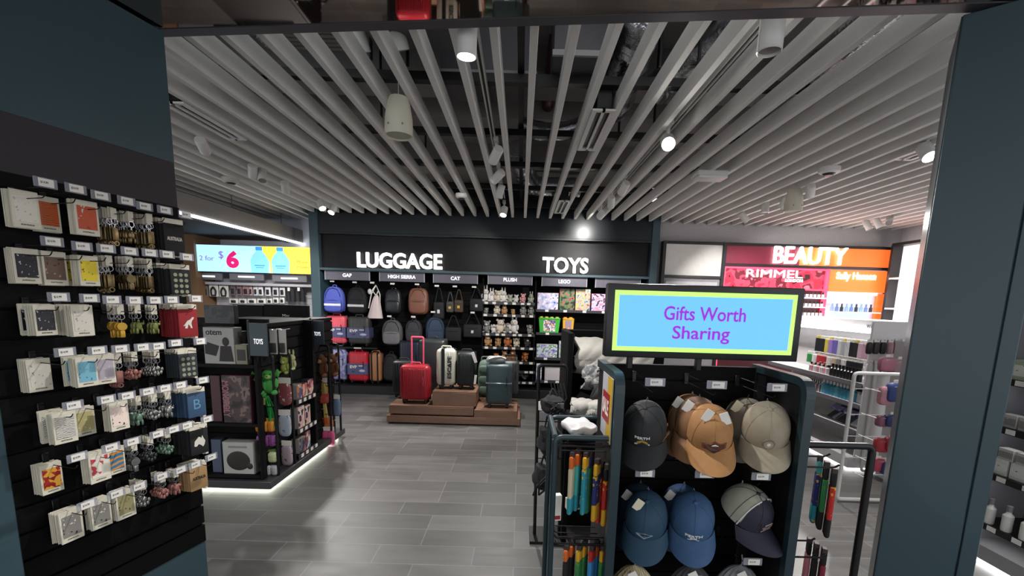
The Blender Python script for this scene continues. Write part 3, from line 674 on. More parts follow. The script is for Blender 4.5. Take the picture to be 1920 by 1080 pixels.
# ================================================================ LUGGAGE AND TOYS WALL: GOODS
YB = 7.06
def box_at(x0, y0, x1, y1, Y):
    a, b = WY(x0, (y0 + y1) / 2, Y), WY(x1, (y0 + y1) / 2, Y); t_, u = WY((x0 + x1) / 2, y0, Y), WY((x0 + x1) / 2, y1, Y)
    return (a.x + b.x) / 2, u.z, b.x - a.x, t_.z - u.z            # centre x, bottom z, width, height
def backpack(label, x0, y0, x1, y1, body, pocket=None, band=None, Y=YB + .02, boxy=False, d=.16, rz=0.0):
    cx, zb, w_, h = box_at(x0, y0, x1, y1, Y)
    t = thing('backpack', label, 'backpack', (cx, Y + d * .5, zb), rz, 'backpacks on the luggage wall')
    e = .45 if boxy else .6
    def sh(p):
        k = p.z / (h / 2); s_ = 1 - (.14 if boxy else .26) * max(0, k) ** 2
        return Vector((p.x * s_, p.y * (1 - .25 * max(0, k)), p.z))
    M().ell((0, 0, h / 2), (w_ / 2, d / 2, h / 2), 20, 14, e=e, fn=sh).build('bag_body', body, t)
    pk = M().ell((0, -d * .42, h * .3), (w_ * .42, d * .2, h * .25), 16, 10, e=.5).build('front_pocket', pocket or body, t)
    M().tube([(-w_ * .33, -d * .56, h * .47), (0, -d * .62, h * .49), (w_ * .33, -d * .56, h * .47)], .004, 6).build('pocket_zip', DSTEEL, pk)
    if band: M().rbox(-w_ * .4, w_ * .4, -d * .64, -d * .5, h * .27, h * .36, .006).build('reflective_band', band, pk)
    M().tube([(-w_ * .36, -d * .36, h * .35), (-w_ * .34, -d * .42, h * .7), (-w_ * .2, -d * .38, h * .9), (0, -d * .36, h * .94), (w_ * .2, -d * .38, h * .9), (w_ * .34, -d * .42, h * .7), (w_ * .36, -d * .36, h * .35)], .0045, 6).build('main_zip', DSTEEL, t)
    M().tube(arc([(-.03, .02, h * .96), (-.03, .02, h * 1.06), (.03, .02, h * 1.06), (.03, .02, h * .96)], .02, 4), .007, 8).build('top_handle', body, t)
    for sx in (-1, 1):
        M().tube([(sx * w_ * .22, d * .42, h * .9), (sx * w_ * .34, d * .6, h * .6), (sx * w_ * .38, d * .5, h * .2), (sx * w_ * .36, d * .38, h * .08)], .014, 8).build('shoulder_strap', body, t)
    return t
FB = lambda n, c: mat(n, c, .75, var=.18, scale=30, bump=.2)
BLUEF, BLKF, GRYF = FB('blue_canvas', '#4a58b0'), FB('black_nylon', '#1d1d20'), FB('grey_canvas', '#5b5a5c')
BAND = mat('pale_band', '#dcdbe4', .4)
backpack('blue backpack with a pale band, leftmost on the luggage wall', 604, 537, 643, 587, BLUEF, None, BAND, Y=YB - .13)
backpack('black rounded backpack with a white band beside the blue backpack', 648, 538, 686, 589, BLKF, None, BAND)
backpack('black smooth square backpack between the cream drawstring bag and brown backpack', 720, 542, 751, 588, mat('black_leather', '#26282a', .35, var=.1), boxy=True)
backpack('brown leather square backpack on the luggage wall', 764, 540, 802, 590, mat('brown_leather', '#7d5140', .5, var=.15), boxy=True)
backpack('grey backpack with a lighter lower half in the second row', 714, 600, 753, 648, GRYF, FB('light_grey_canvas', '#77767a'))
backpack('charcoal backpack beside the grey backpack in the second row', 758, 600, 790, 642, FB('charcoal_canvas', '#3c3b3f'))
backpack('navy backpack with a white hang tag above the black suitcase', 796, 595, 832, 643, FB('navy_nylon', '#2b3c55'), Y=YB - .04, rz=.3)
backpack('black backpack standing on the plinth between gold and navy suitcases', 716, 664, 746, 716, BLKF, Y=YB - .02)
# cream drawstring bag
cx, zb, w_, h = box_at(686, 534, 713, 597, YB)
t = thing('drawstring_bag', 'cream and pink drawstring bag hanging beside the black banded backpack', 'bag', (cx, YB + .08, zb))
def dsb(u, v):
    a = 2 * PI * u; r = (w_ / 2) * (1 - v) ** .5 * (.72 + .28 * (1 - v)) + .012; r *= 1 + .1 * math.sin(9 * a) * v
    return (r * math.cos(a) + .03 * v, r * .55 * math.sin(a), v * h * .72)
M().grid(36, 10, dsb, 0).build('bag_body', mat('cream_pink_cotton', '#e6d5d3', .9, var=.08, scale=8), t)
for sx in (-1, 1): M().tube([(.03, -.02, h * .68), (.03 + sx * .05, -.05, h * .84), (.03, -.01, h * 1.0), (.03 + sx * .07, -.04, h * .72), (sx * .09, -.03, h * .3)], .009, 6).build('cord', mat('white_cord', '#eae4e0', .8), t)
M().ell((-.06, -.05, h * .8), (.035, .03, .045)).build('pompom', mat('white_cord', '#eae4e0', .8), t)
# slim black bags and pouches
def sling(label, x0, y0, x1, y1, m, detail=None, Y=YB):
    cx, zb, w_, h = box_at(x0, y0, x1, y1, Y)
    t = thing('sling_bag', label, 'bag', (cx, Y + .06, zb), 0, 'small bags on the luggage wall')
    M().rbox(-w_ / 2, w_ / 2, -.05, .04, 0, h * .55, .025, seg=3).build('bag_body', m, t)
    M().tube(arc([(-w_ * .4, 0, h * .5), (-w_ * .1, 0, h), (w_ * .1, 0, h), (w_ * .4, 0, h * .5)], .03, 4), .008, 6).build('strap', m, t)
    M().box(-w_ * .3, w_ * .3, -.056, -.05, h * .38, h * .40).build('zip', DSTEEL, t)
    if detail: M().rbox(-.02, .02, -.062, -.05, h * .18, h * .3, .004).build('badge', detail, t)
YEL = mat('yellow_badge', '#d8b13c', .4); 
sling('tall thin black sling bag left of the two small tagged pouches', 812, 540, 832, 598, BLKF, BAND)
sling('small grey pouch with a yellow badge right of the thin sling bag', 836, 548, 850, 586, FB('grey_pouch_cloth', '#4c4a48'), YEL)
sling('dark brown pouch with a yellow badge right of the small grey pouch', 851, 543, 868, 586, FB('brown_pouch_cloth', '#4a3d2e'), YEL)
sling('black bag with pale straps at the right end of the bag row', 880, 540, 906, 584, BLKF, BAND)
sling('black slouchy duffel bag hanging right of the navy backpack', 834, 592, 864, 640, BLKF, None, YB - .03)
sling('black boxy laptop bag with a small white badge', 868, 588, 903, 633, BLKF, BAND)
_bh = None
for k, (px, py, words) in enumerate(((623, 527, 'above the blue backpack'), (665, 529, 'above the black banded backpack'), (698, 530, 'above the cream drawstring bag'), (736, 532, 'above the black square backpack'), (782, 533, 'above the brown backpack'), (819, 536, 'above the tall thin sling bag'),
        (853, 537, 'above the dark brown pouch'), (889, 538, 'above the bag with pale straps'), (812, 585, 'left of the small pouches in the second row'), (730, 593, 'above the grey backpack'), (775, 594, 'above the charcoal backpack'), (886, 586, 'above the boxy laptop bag'))):
    p = WY(px, py, YB - .04); lab = 'bag hook with a white price card ' + words
    if _bh is None:
        _bh = thing('bag_hook', lab, 'hook', p, 0, 'bag hooks on the luggage wall')
        M().tube(arc([(0, .34, -.02), (0, .02, -.02), (0, .0, .0)], .01, 3), .004, 6).build('hook_arm', STEEL, _bh); M().rbox(-.035, .035, -.008, -.004, -.014, .014, .002, seg=1).build('price_card', PAPER, _bh)
    else: dup(_bh, p, 0, lab)
# --- suitcases
def suitcase(label, base, w_, h, d, m, ribs=10, handle=0.0, sleeve=None, trim=None, rz=0.0, straps=False, mid=False, hm=None):
    t = thing('suitcase', label, 'suitcase', base, rz, 'suitcases')
    zb = .045; H_ = h - zb
    b = M().rbox(-w_ / 2, w_ / 2, -d / 2, d / 2, zb, h, min(.055, d * .24), seg=4)
    for i in range(ribs):
        x = -w_ / 2 + .05 + (w_ - .1) * (i + .5) / ribs
        b.rbox(x - .006, x + .006, -d / 2 - .004, d / 2 + .004, zb + .04, h - .04, .004, seg=1)
    b.build('shell', m, t)
    M().rbox(-w_ / 2 - .003, w_ / 2 + .003, -.008, .008, zb - .003, h + .003, .006, seg=2).build('zip_band', trim or DSTEEL, t)
    if mid: M().rbox(-w_ / 2 - .004, w_ / 2 + .004, -d / 2 - .006, d / 2 + .006, h * .56, h * .585, .004, seg=1).build('middle_band', trim or STEEL, t)
    for sx in (-1, 1):
        for sy in (-1, 1):
            x, y = sx * (w_ / 2 - .05), sy * (d / 2 - .045)
            wh = M().rbox(x - .02, x + .02, y - .02, y + .02, .03, zb + .012, .006).build('wheel_mount', BLKM, t)
            M().cyl((x - .012, y, .023), (x + .012, y, .023), .023, n=14).build('wheel', BLKM, wh)
    M().tube(arc([(-.06, -.02, h - .005), (-.06, -.02, h + .028), (.06, -.02, h + .028), (.06, -.02, h - .005)], .018, 4), .009, 8).build('top_handle', hm or m, t)
    if handle:
        for sx in (-1, 1): M().cyl((sx * .075, d * .36, h - .01), (sx * .075, d * .36, h + handle), .011, n=8).build('telescopic_tube', hm or STEEL, t)
        M().tube(arc([(-.075, d * .36, h + handle), (-.075, d * .36, h + handle + .02), (.075, d * .36, h + handle + .02), (.075, d * .36, h + handle)], .015, 3), .013, 8).build('pull_grip', hm or BLKM, t)
    M().tube([(w_ * .3, -d / 2 - .012, h * .72), (w_ * .32, -d / 2 - .016, h * .62), (w_ * .3, -d / 2 - .012, h * .5)], .005, 6).build('side_cord', hm or DSTEEL, t)
    if sleeve:
        sl = M().box(-w_ / 2 - .006, w_ / 2 + .006, -d / 2 - .007, d / 2 + .007, h * .3, h * .64).build('paper_sleeve', art('sleeve_print', ['#3a3c5c', '#53557c', '#2b2c40'], 9), t)
        M().text('EVP', -w_ * .2, h * .54, h * .09, -d / 2 - .009, 0, .03, .002, width=w_ * .36).box(w_ * .06, w_ * .28, -d / 2 - .009, -d / 2 - .007, h * .56, h * .585).build('sleeve_lettering', PAPER, sl)
        M().ell((w_ * .24, -d / 2 - .008, h * .42), (w_ * .16, .003, h * .04), 12, 6).build('sleeve_picture', mat('sleeve_pale', '#b9b9d2', .5), sl)
    if straps:
        for sx in (-1, 1): M().rbox(w_ * .25 * sx - .012, w_ * .25 * sx + .012, -d / 2 - .008, d / 2 + .008, zb - .004, h + .006, .004, seg=1).build('strap', trim or DSTEEL, t)
    return t
PC = lambda n, c, r=.35: mat(n, c, r, var=.05)
RED, CORAL, COPPER, NAVY = PC('red_shell', '#a01d2b'), PC('coral_shell', '#dd5a66'), PC('copper_shell', '#a87450'), PC('navy_shell', '#262a3a')
BSH, CRM, GRN, DGR = PC('black_shell', '#1c1f20', .4), PC('ivory_shell', '#c9c7ba', .5), PC('bottle_green_shell', '#33464a', .4), PC('dark_grey_shell', '#3f403f', .4)
def on(px0, px1, pyb, pyt, Y):
    a, b = WY(px0, pyb, Y), WY(px1, pyb, Y); return (a.x + b.x) / 2, b.x - a.x, WY((px0 + px1) / 2, pyb, Y).z, WY((px0 + px1) / 2, pyt, Y).z
def wall_case(label, x0, x1, yb, yt, Y, z, m, d=.2, **k):
    cx, w_, zb, zt = on(x0, x1, yb, yt, Y)
    return suitcase(label, (cx, Y + d / 2, z if z is not None else zb), w_, zt - (z if z is not None else zb), d, m, **k)
# shelf carrying the second row of cases
t = thing('display_shelf', 'black shelf carrying the coral and dark sleeved suitcases', 'shelf', (-2.62, YB, WY(650, 650, YB).z))
M().box(-.48, .32, -.04, .3, -.025, 0).build('board', BLKM, t); M().rbox(-.06, .06, -.046, -.041, -.022, -.004, .001, seg=1).build('price_label', PAPER, t)
wall_case('coral suitcase in a paper sleeve, upper left on the luggage wall', 611, 648, 645, 592, YB - .02, WY(650, 650, YB).z, CORAL, ribs=6, sleeve=True)
wall_case('dark grey ribbed suitcase in a paper sleeve, right of the coral suitcase', 652, 692, 647, 594, YB - .02, WY(650, 650, YB).z, DGR, ribs=8, sleeve=True)
PZ = .14
wall_case('violet patterned suitcase standing behind the plush monkey stand', 622, 650, 716, 652, YB - .0, PZ, art('violet_pattern', ['#5a5c92', '#7d7fb4', '#a7a5cc', '#3c3d66'], 14), ribs=4)
wall_case('red suitcase in a paper sleeve standing on the plinth', 653, 689, 716, 660, YB - .06, PZ, PC('scarlet_shell', '#c22a3a'), ribs=6, sleeve=True)
wall_case('copper and black strapped suitcase beside the red sleeved suitcase', 692, 714, 716, 662, YB - .06, PZ, COPPER, ribs=3, straps=True)
wall_case('tall navy suitcase with a red patch behind the red podium suitcase', 748, 788, 716, 640, YB - .05, PZ, NAVY, ribs=6, handle=.03)
# --- timber podium
PW = mat('podium_timber', '#80604e', .5, var=.22, scale=7)
def block(label, x0, x1, y0, y1, z0, z1, foot=0.0):
    t = thing('display_plinth', label, 'plinth', ((x0 + x1) / 2, (y0 + y1) / 2, z0), 0, 'timber podium blocks')
    w_, d = (x1 - x0) / 2, (y1 - y0) / 2
    M().rbox(-w_, w_, -d, d, foot, z1 - z0 - .016, .003, seg=1).build('body', PW, t)
    m = M(); n = max(3, int(d * 2 / .1))
    for i in range(n): m.rbox(-w_, w_, -d + i * 2 * d / n + .002, -d + (i + 1) * 2 * d / n - .002, z1 - z0 - .016, z1 - z0, .002, seg=1)
    m.build('plank_top', PW, t)
    if foot: M().box(-w_ + .04, w_ - .04, -d + .04, d - .04, 0, foot).build('recessed_foot', BLKM, t)
YP = 5.29
block('lowest wide timber podium block standing on the tiles', -1.635, .03, YP, YP + .75, 0, .105, .02)
block('long low timber block at left carrying the red suitcase', -1.61, -.555, YP + .02, YP + .73, .105, .232, .02)
block('tall timber block in the middle of the podium', -1.075, -.53, YP + .06, YP + .6, .232, .415)
block('low timber block at right carrying the bottle green suitcase', -.545, -.01, YP + .01, YP + .72, .105, .2)
block('small timber block at the back right of the podium', -.5, -.09, YP + .45, YP + .71, .2, .26)
cx, w_, zb, zt = on(748, 804, 757, 686, YP + .08)
suitcase('red ribbed cabin suitcase with its pink handle pulled up', (cx, YP + .21, .232), w_, zt - .232, .23, RED, 14, .32, hm=mat('pink_handle', '#d8506c', .4))
cx, w_, zb, zt = on(736, 756, 757, 690, YP + .3)
suitcase('black suitcase half hidden behind the left side of the red suitcase', (cx + .04, YP + .5, .232), .3, .5, .2, BSH, 6)
cx, w_, zb, zt = on(817, 854, 728, 655, YP + .16)
suitcase('ivory suitcase with broad black straps on the middle block', (cx - .01, YP + .3, .415), w_ - .01, zt - .415, .22, CRM, 3, straps=False, trim=BLKM, rz=0)
SB = COL.objects[-1]
ivory = [o for o in COL.objects if o.get('label', '').startswith('ivory suitcase')][0]
iw, ih = w_ - .01, zt - .415
M().rbox(-.05, -.01, -.122, .122, .042, ih + .004, .004, seg=1).build('front_strap', BLKM, ivory)
M().text('ESCAPE', 0, 0, .05, 0, 0, .03, .003, width=ih * .55, T=TR((iw * .22, -.116, ih * .55), (0, -PI / 2, 0))).build('side_lettering', BLKM, ivory)
cx, w_, zb, zt = on(855, 890, 728, 661, YP + .16)
suitcase('black ribbed suitcase with white hang tags beside the ivory suitcase', (cx, YP + .3, .415), w_, zt - .415, .24, BSH, 8)
bk2 = [o for o in COL.objects if o.get('label', '').startswith('black ribbed suitcase')][0]
M().rbox(-.02, .02, -.003, .0, -.07, .07, .003, seg=1, T=TR((w_ * .45, -.13, zt - .415 - .06), (0, -.35, 0))).build('hang_tag', PAPER, bk2)
M().rbox(-.015, .015, -.003, .0, -.06, .06, .003, seg=1, T=TR((w_ * .52, -.13, .14), (0, .1, 0))).build('hang_tag', PAPER, bk2)
cx, w_, zb, zt = on(784, 836, 722, 636, YP + .85)
suitcase('large black suitcase standing on the floor behind the podium', (cx, YP + .95, 0), w_, zt, .26, BSH, 0)
cx, w_, zb, zt = on(910, 958, 752, 684, YP + .09)
suitcase('bottle green cabin suitcase with a silver middle band', (cx, YP + .23, .2), w_, zt - .2, .22, GRN, 0, mid=True, trim=mat('soft_silver', '#8c999b', .3, .6))
gz = zt
cx, w_, zb, zt = on(944, 968, 750, 664, YP + .5)
suitcase('dark grey suitcase with a raised handle behind the bottle green suitcase', (cx, YP + .58, .26), w_ + .05, .5, .2, DGR, 4, .04)
cx, zb, w_, h = box_at(896, 664, 928, 735, YP + .55)
t = thing('duffel_bag', 'soft sage green wheeled bag behind the bottle green suitcase', 'bag', (cx, YP + .58, .26), .1)
SAGE = FB('sage_nylon', '#55685c')
M().ell((0, 0, .25), (w_ / 2, .11, .25), 18, 12, e=.55).build('bag_body', SAGE, t)
for k in range(3): M().ell((-.02, -.1, .1 + .14 * k), (w_ * .38, .03, .055), 14, 8, e=.6).build('front_pocket', SAGE, t)
M().tube(arc([(-.07, 0, .48), (-.07, 0, .54), (.07, 0, .54), (.07, 0, .48)], .03, 4), .009, 8).build('top_handle', SAGE, t)
cx, zb, w_, h = box_at(915, 672, 945, 684, YP + .2)
t = thing('travel_pouch', 'grey crumpled strap pouch lying on top of the bottle green suitcase', 'pouch', (cx, YP + .23, gz), .2)
M().ell((0, 0, .045), (.13, .06, .045), 16, 8, e=.7, fn=lambda p: p + Vector((0, 0, .01 * math.sin(p.x * 60)))).build('pouch_body', FB('pale_grey_cloth', '#8e8f92'), t)
M().tube([(-.1, -.05, .06), (-.03, -.06, .085), (.05, -.05, .09), (.12, -.04, .06)], .008, 6).build('strap', PAPER, t)
# --- plush toys and boxed toys
def shelf(label, x0, x1, py, Y=YB, d=.3, n=6):
    a, b = WY(x0, py, Y), WY(x1, py, Y); z = (a.z + b.z) / 2; wd = b.x - a.x
    t = thing('display_shelf', label, 'shelf', (a.x, Y, z), 0, 'black shelves of the toys bays')
    M().box(0, wd, 0, d, -.018, 0).build('board', BLKM, t)
    st = M().box(0, wd, -.006, 0, -.038, .004).build('price_strip', mat('strip_grey', '#35343a', .4), t)
    for i in range(n):
        x = wd * (i + .5 + random.uniform(-.2, .2)) / n; M().box(x - .028, x + .028, -.009, -.006, -.034, .001).build('price_label', PAPER, st)
    return a.x, b.x, z
PLC = [mat('plush_' + n, c, .95, var=.12, scale=40, bump=.3) for n, c in (('white', '#dedad6'), ('cream', '#d5c9b4'), ('grey', '#8b8985'), ('brown', '#8a5a3c'), ('tan', '#b58a5e'), ('pink', '#d79a9a'), ('sage', '#a9b0a0'), ('dark', '#3a3634'), ('ginger', '#b06a3a'))]
def plush_mesh(ears, flop=0.0):
    m = M()
    m.ell((0, 0, .07), (.055, .05, .07), 12, 8).ell((0, -.012, .155), (.052, .048, .048), 12, 8)
    m.ell((0, -.055, .145), (.024, .02, .018), 8, 6, 1)
    for sx in (-1, 1):
        m.ell((sx * .055, -.035, .09), (.018, .022, .042), 8, 6).ell((sx * .045, -.06, .02), (.024, .04, .02), 8, 6)
        if ears == 'long': m.ell((sx * .026, .0, .225), (.013, .009, .045), 8, 6)
        elif ears == 'round': m.ell((sx * .045, .0, .195), (.02, .01, .02), 8, 6)
        else: m.ell((sx * .06, .0, .165), (.014, .012, .035), 8, 6)
        m.ell((sx * .02, -.056, .168), (.006, .005, .006), 6, 4, 2)
    m.ell((0, -.074, .152), (.007, .005, .005), 6, 4, 2)
    return m
_pl = {}
def plush(label, x, y, z, ears, ci, mi, s_=1.0, rz=0.0, lie=False, group='plush toys on the toys shelves'):
    k = (ears, ci, mi)
    if k not in _pl:
        o = plush_mesh(ears).build('plush_toy', [PLC[ci], PLC[mi], INK]); _pl[k] = o; first = True
    else: o = _pl[k].copy(); COL.objects.link(o)
    o.location = (x, y, z + (.052 * s_ if lie else 0)); o.rotation_euler = (-1.2 if lie else 0, 0, rz); o.scale = (s_, s_, s_)
    return tag(o, label, 'plush toy', group)
CN = ['white', 'cream', 'grey', 'brown', 'tan', 'pink', 'sage', 'dark', 'ginger']
ROWS = [(567, 'top', [(910, 0, 0, 'long', 1.0), (922, 0, 1, 'long', .85), (934, 1, 0, 'round', .9), (944, 0, 1, 'long', .9), (957, 6, 0, 'round', .6), (968, 0, 0, 'round', .6), (981, 5, 0, 'round', .7), (996, 6, 5, 'long', .7)]),
        (590, 'second', [(912, 2, 0, 'flop', .5), (932, 1, 0, 'round', .75), (946, 4, 0, 'long', .7), (962, 4, 1, 'flop', .45), (981, 2, 0, 'round', .75), (996, 2, 1, 'round', .75)]),
        (626, 'third', [(913, 2, 0, 'round', .95), (926, 0, 2, 'flop', .7), (938, 1, 0, 'round', 1.1), (952, 2, 0, 'flop', .85), (964, 0, 1, 'long', 1.15), (993, 2, 0, 'flop', .75)]),
        (651, 'fourth', [(914, 4, 0, 'round', .9), (934, 4, 1, 'flop', .7), (951, 8, 1, 'round', .95), (968, 1, 7, 'flop', .75), (988, 7, 0, 'flop', .75)]),
        (678, 'fifth', [(930, 8, 1, 'flop', .6), (946, 4, 1, 'round', .8), (962, 8, 0, 'long', .9), (985, 8, 4, 'flop', .75)])]
for py, rn, items in ROWS:
    x0, x1, z = shelf('black plush shelf, %s from the top, with white price labels' % rn, 905, 1003, py)
    for k, (px, ci, mi, ears, s_) in enumerate(items):
        x = WY(px, py - 10, YB + .1).x
        plush('%s and %s plush animal, %s from the left on the %s plush shelf' % (CN[ci], CN[mi] if mi != ci else 'all ' + CN[ci], nth(k), rn) if mi != ci else 'plain %s plush animal, %s from the left on the %s plush shelf' % (CN[ci], nth(k), rn), x, YB + .1, z, ears, ci, mi, s_, random.uniform(-.4, .4))
for py, rn in ((696, 'sixth'), (716, 'lowest')):
    x0, x1, z = shelf('black plush shelf, %s from the top, near the floor' % rn, 966, 1003, py, n=3)
    if rn == 'lowest': plush('dark grey plush seal lying on the lowest plush shelf', x0 + .18, YB + .1, z, 'flop', 2, 7, .7, .9, True)
def carton(label, x0, x1, y0, y1, Y, d, prints, side='#2a2a30', name='toy_box', cat='toy box', extra=None, rz=0.0, z=None, sidemat=None, group='boxed toys'):
    cx, zb, w_, h = box_at(x0, y0, x1, y1, Y)
    if z is not None: h = zb + h - z; zb = z
    t = thing(name, label, cat, (cx, Y, zb), rz, group)
    M().rbox(-w_ / 2, w_ / 2, 0, d, 0, h, .003, seg=1).build('carton', sidemat or mat('carton_' + side[1:], side, .5), t)
    M().box(-w_ / 2 + .004, w_ / 2 - .004, -.0015, 0, .004, h - .004).build('printed_front', prints, t)
    if extra: extra(t, w_, h)
    return t
_, _, z1 = shelf('black shelf under the top row of boxed brick sets', 1005, 1146, 582, n=4)
_, _, z2 = shelf('black shelf under the green and yellow tubs', 1005, 1200, 626, n=3)
_, _, z3 = shelf('black shelf under the violet boxed set, beside the rack', 1003, 1066, 671, n=2)
_, _, z4 = shelf('lowest black shelf of the brick toys bay', 1003, 1066, 714, n=2)
AR = lambda n, c, s_=14, k='noise': art('box_art_' + n, c, s_, k)
carton('violet and pale blue boxed set at the left of the top shelf', 1007.5, 1047, 549, 580, YB + .03, .1, AR('ice', ['#4a4c8c', '#9fb3e0', '#d9c9e6', '#e8eef8', '#6a4c9c']), '#b98d4a', z=z1)
carton('black boxed set with a green potted tree picture', 1049, 1078, 541, 578, YB + .03, .1, AR('bonsai', ['#101214', '#1d2a20', '#4c7d4a', '#b95a5a', '#15171a']), z=z1)
carton('black boxed set with a bright flower bouquet picture', 1079, 1107, 542, 579, YB + .03, .1, AR('bouquet', ['#0e1012', '#c98fb0', '#e6c96a', '#8fb0e0', '#1d3a24'], 18), z=z1)
carton('pink and lilac boxed set beside the blue display screen', 1109, 1146, 551, 582, YB + .03, .1, AR('pink', ['#c77ac2', '#e79ab4', '#d8c6ee', '#3c2c4c', '#e86a7a']), '#d986b8', z=z1)
def tub(label, x0, x1, y0, y1, m, z, pr):
    cx, zb, w_, h = box_at(x0, y0, x1, y1, YB + .03); h = zb + h - z
    t = thing('toy_tub', label, 'toy tub', (cx, YB + .12, z), 0, 'tubs of toy bricks')
    M().prism([(-w_ * .44, 0), (w_ * .44, 0), (w_ / 2, h * .88), (-w_ / 2, h * .88)], -.09, .09).build('tub', m, t)
    li = M().rbox(-w_ * .51, w_ * .51, -.1, .1, h * .84, h * .93, .006).build('lid', m, t)
    mm = M(); n = max(2, int(w_ / .075))
    for i in range(n): mm.cyl(((i + .5) / n * w_ - w_ / 2, 0, h * .93), ((i + .5) / n * w_ - w_ / 2, 0, h), w_ / n * .36, n=14)
    mm.build('stud_row', mat('tub_stud', '#d9c64a', .4) if n > 2 else m, li)
    M().box(-w_ * .28, w_ * .28, -.094, -.09, h * .08, h * .8).build('label_print', pr, t)
tub('bright green tub of toy bricks on the second shelf', 1010, 1050, 594, 624, mat('tub_green', '#3fae3c', .35), z2, AR('tubg', ['#e8e4da', '#d9b48a', '#6a4c8c', '#eae6e0', '#c9d9a0'], 16))
tub('smaller yellow tub of toy bricks right of the green tub', 1055, 1076, 595, 625, mat('tub_yellow', '#e0a92e', .35), z2, AR('tuby', ['#c99a3c', '#8a8ab0', '#c97a4a', '#e6d08a'], 20))
for k, (x0, x1, c, wd) in enumerate(((1073, 1092, '#c9c59a', 'pale yellow'), (1100, 1115, '#a8a05a', 'olive'), (1121, 1137, '#b9b8bd', 'light grey'))):
    carton('flat %s boxed set lying on the shelf right of the tubs' % wd, x0, x1, 621, 627, YB + .03, .15, AR('flat%d' % k, [c, '#e6e2d4', c], 20), c, z=z2)
carton('violet boxed set with white vehicles on the third shelf', 1006, 1045, 646, 669, YB + .03, .12, AR('van', ['#4d3f86', '#8f86c4', '#c9d0d8', '#5f8a5a', '#e4e2ee']), '#b9c4c9', z=z3)
carton('tall narrow pale boxed set right of the violet vehicles box', 1048, 1064, 640, 670, YB + .03, .1, AR('mini', ['#d9d4e2', '#b9c9a0', '#8f9ac4', '#e9e6e0'], 22), '#c9c6d2', z=z3)
carton('small violet boxed set at the left of the lowest shelf', 1005, 1016, 681, 712, YB + .03, .1, AR('lil', ['#5a4c8c', '#a79ac9', '#e4e2ee', '#8c8cb4'], 18), z=z4)
carton('white and red boxed vehicle set on the lowest shelf', 1021, 1062, 690, 715, YB + .03, .1, AR('jet', ['#c9c9cc', '#e4e4e6', '#a83c44', '#55565c', '#dcdce0'], 12, 'wave_x'), '#8f9094', z=z4)
# ================================================================ LEFT GONDOLA, DRINKS AND ACCESSORIES WALL
XS, XO = -2.045, -1.935          # side panel and outer line of the gondola
gd = thing('gondola', 'black double-sided toys gondola with a glowing base on the left', 'gondola', (0, 0, 0))
GB = mat('gondola_black', '#09090b', .65, var=.08, spec=.2)
M().rbox(-3.05, XO, 3.27, 4.75, .035, .095, .004, seg=1).build('base_plinth', mat('plinth_grey', '#3b3b3d', .4), gd)
ft = M().box(-2.95, XO - .07, 3.35, 4.68, 0, .036).build('recessed_foot', GB, gd)
LEDM = mat('base_led', '#eef2e0', emit=12.0)
M().box(-2.95, XO - .07, 3.335, 3.349, .01, .03).build('led_strip', LEDM, ft); M().box(XO - .069, XO - .055, 3.35, 4.68, .01, .03).build('led_strip', LEDM, ft)
mm = M(); slatwall(mm, 3.37, 4.72, .1, 1.33); 
for v in mm.v: v.x, v.y = XS - v.y, v.x
mm.build('side_slatwall', GB, gd)
M().box(-2.75, XS - .02, 3.6, 4.72, .1, 1.33).build('spine', GB, gd)
mm = M(); slatwall(mm, -2.75, -2.06, .1, 1.36, 3.58); mm.build('end_slatwall', GB, gd)
M().rbox(-2.03, -2.008, 3.3, 3.362, .1, 1.16, .003, seg=1).build('end_panel', GB, gd)
M().rbox(-2.775, -2.752, 3.3, 3.58, .1, 1.16, .003, seg=1).build('end_panel', GB, gd)
zE = [WY(440, py, 3.31).z for py in (684, 794, 890)]
for k, z in enumerate(zE): M().box(-2.75, -2.032, 3.3, 3.56, z - .022, z).build('end_shelf', GB, gd)
for k, (py, n) in enumerate(((742, 0), (796, 0), (842, 0))):
    z = WX(578, py, -1.945).z
    sh = M().box(XS + .001, -1.95, 3.74, 4.08, z - .02, z).build('side_shelf', GB, gd)
    M().box(-1.95, -1.944, 3.74, 4.08, z - .04, z + .004).build('price_strip', mat('strip_grey', '#35343a', .4), sh)
    for i in range(4): M().box(-1.944, -1.942, 3.78 + i * .09, 3.825 + i * .09, z - .034, z - .002).build('price_label', PAPER, sh)
M().box(XS, -1.955, 4.1, 4.13, .1, 1.33).build('divider_panel', GB, gd)
def wing(label, y, top, bot=.075, x0=None):
    t = thing('wire_wing', label, 'display frame', (XO, y, 0), 0, 'tubular display wings of the toys gondola')
    x0 = (XS - XO) if x0 is None else x0
    M().tube(arc([(x0, 0, top), (-.01, 0, top), (-.01, 0, bot), (x0, 0, bot)], .035, 5), .011, 10).build('tube_frame', BLKM, t)
    for z in (top - .12, top - .42, top - .72): M().tube([(x0, .0, z), (-.01, 0, z)], .004, 6).build('crossbar', BLKM, t)
    return t
wing('black tubular wing nearest on the toys gondola, holding green plush packs', 3.41, 1.09)
wing('black tubular wing second on the toys gondola, beside the shelves', 3.67, 1.07)
wing('black tubular wing holding the brown plush monkeys', 4.42, 1.06)
wing('black tubular wing farthest on the toys gondola', 4.66, 1.05)
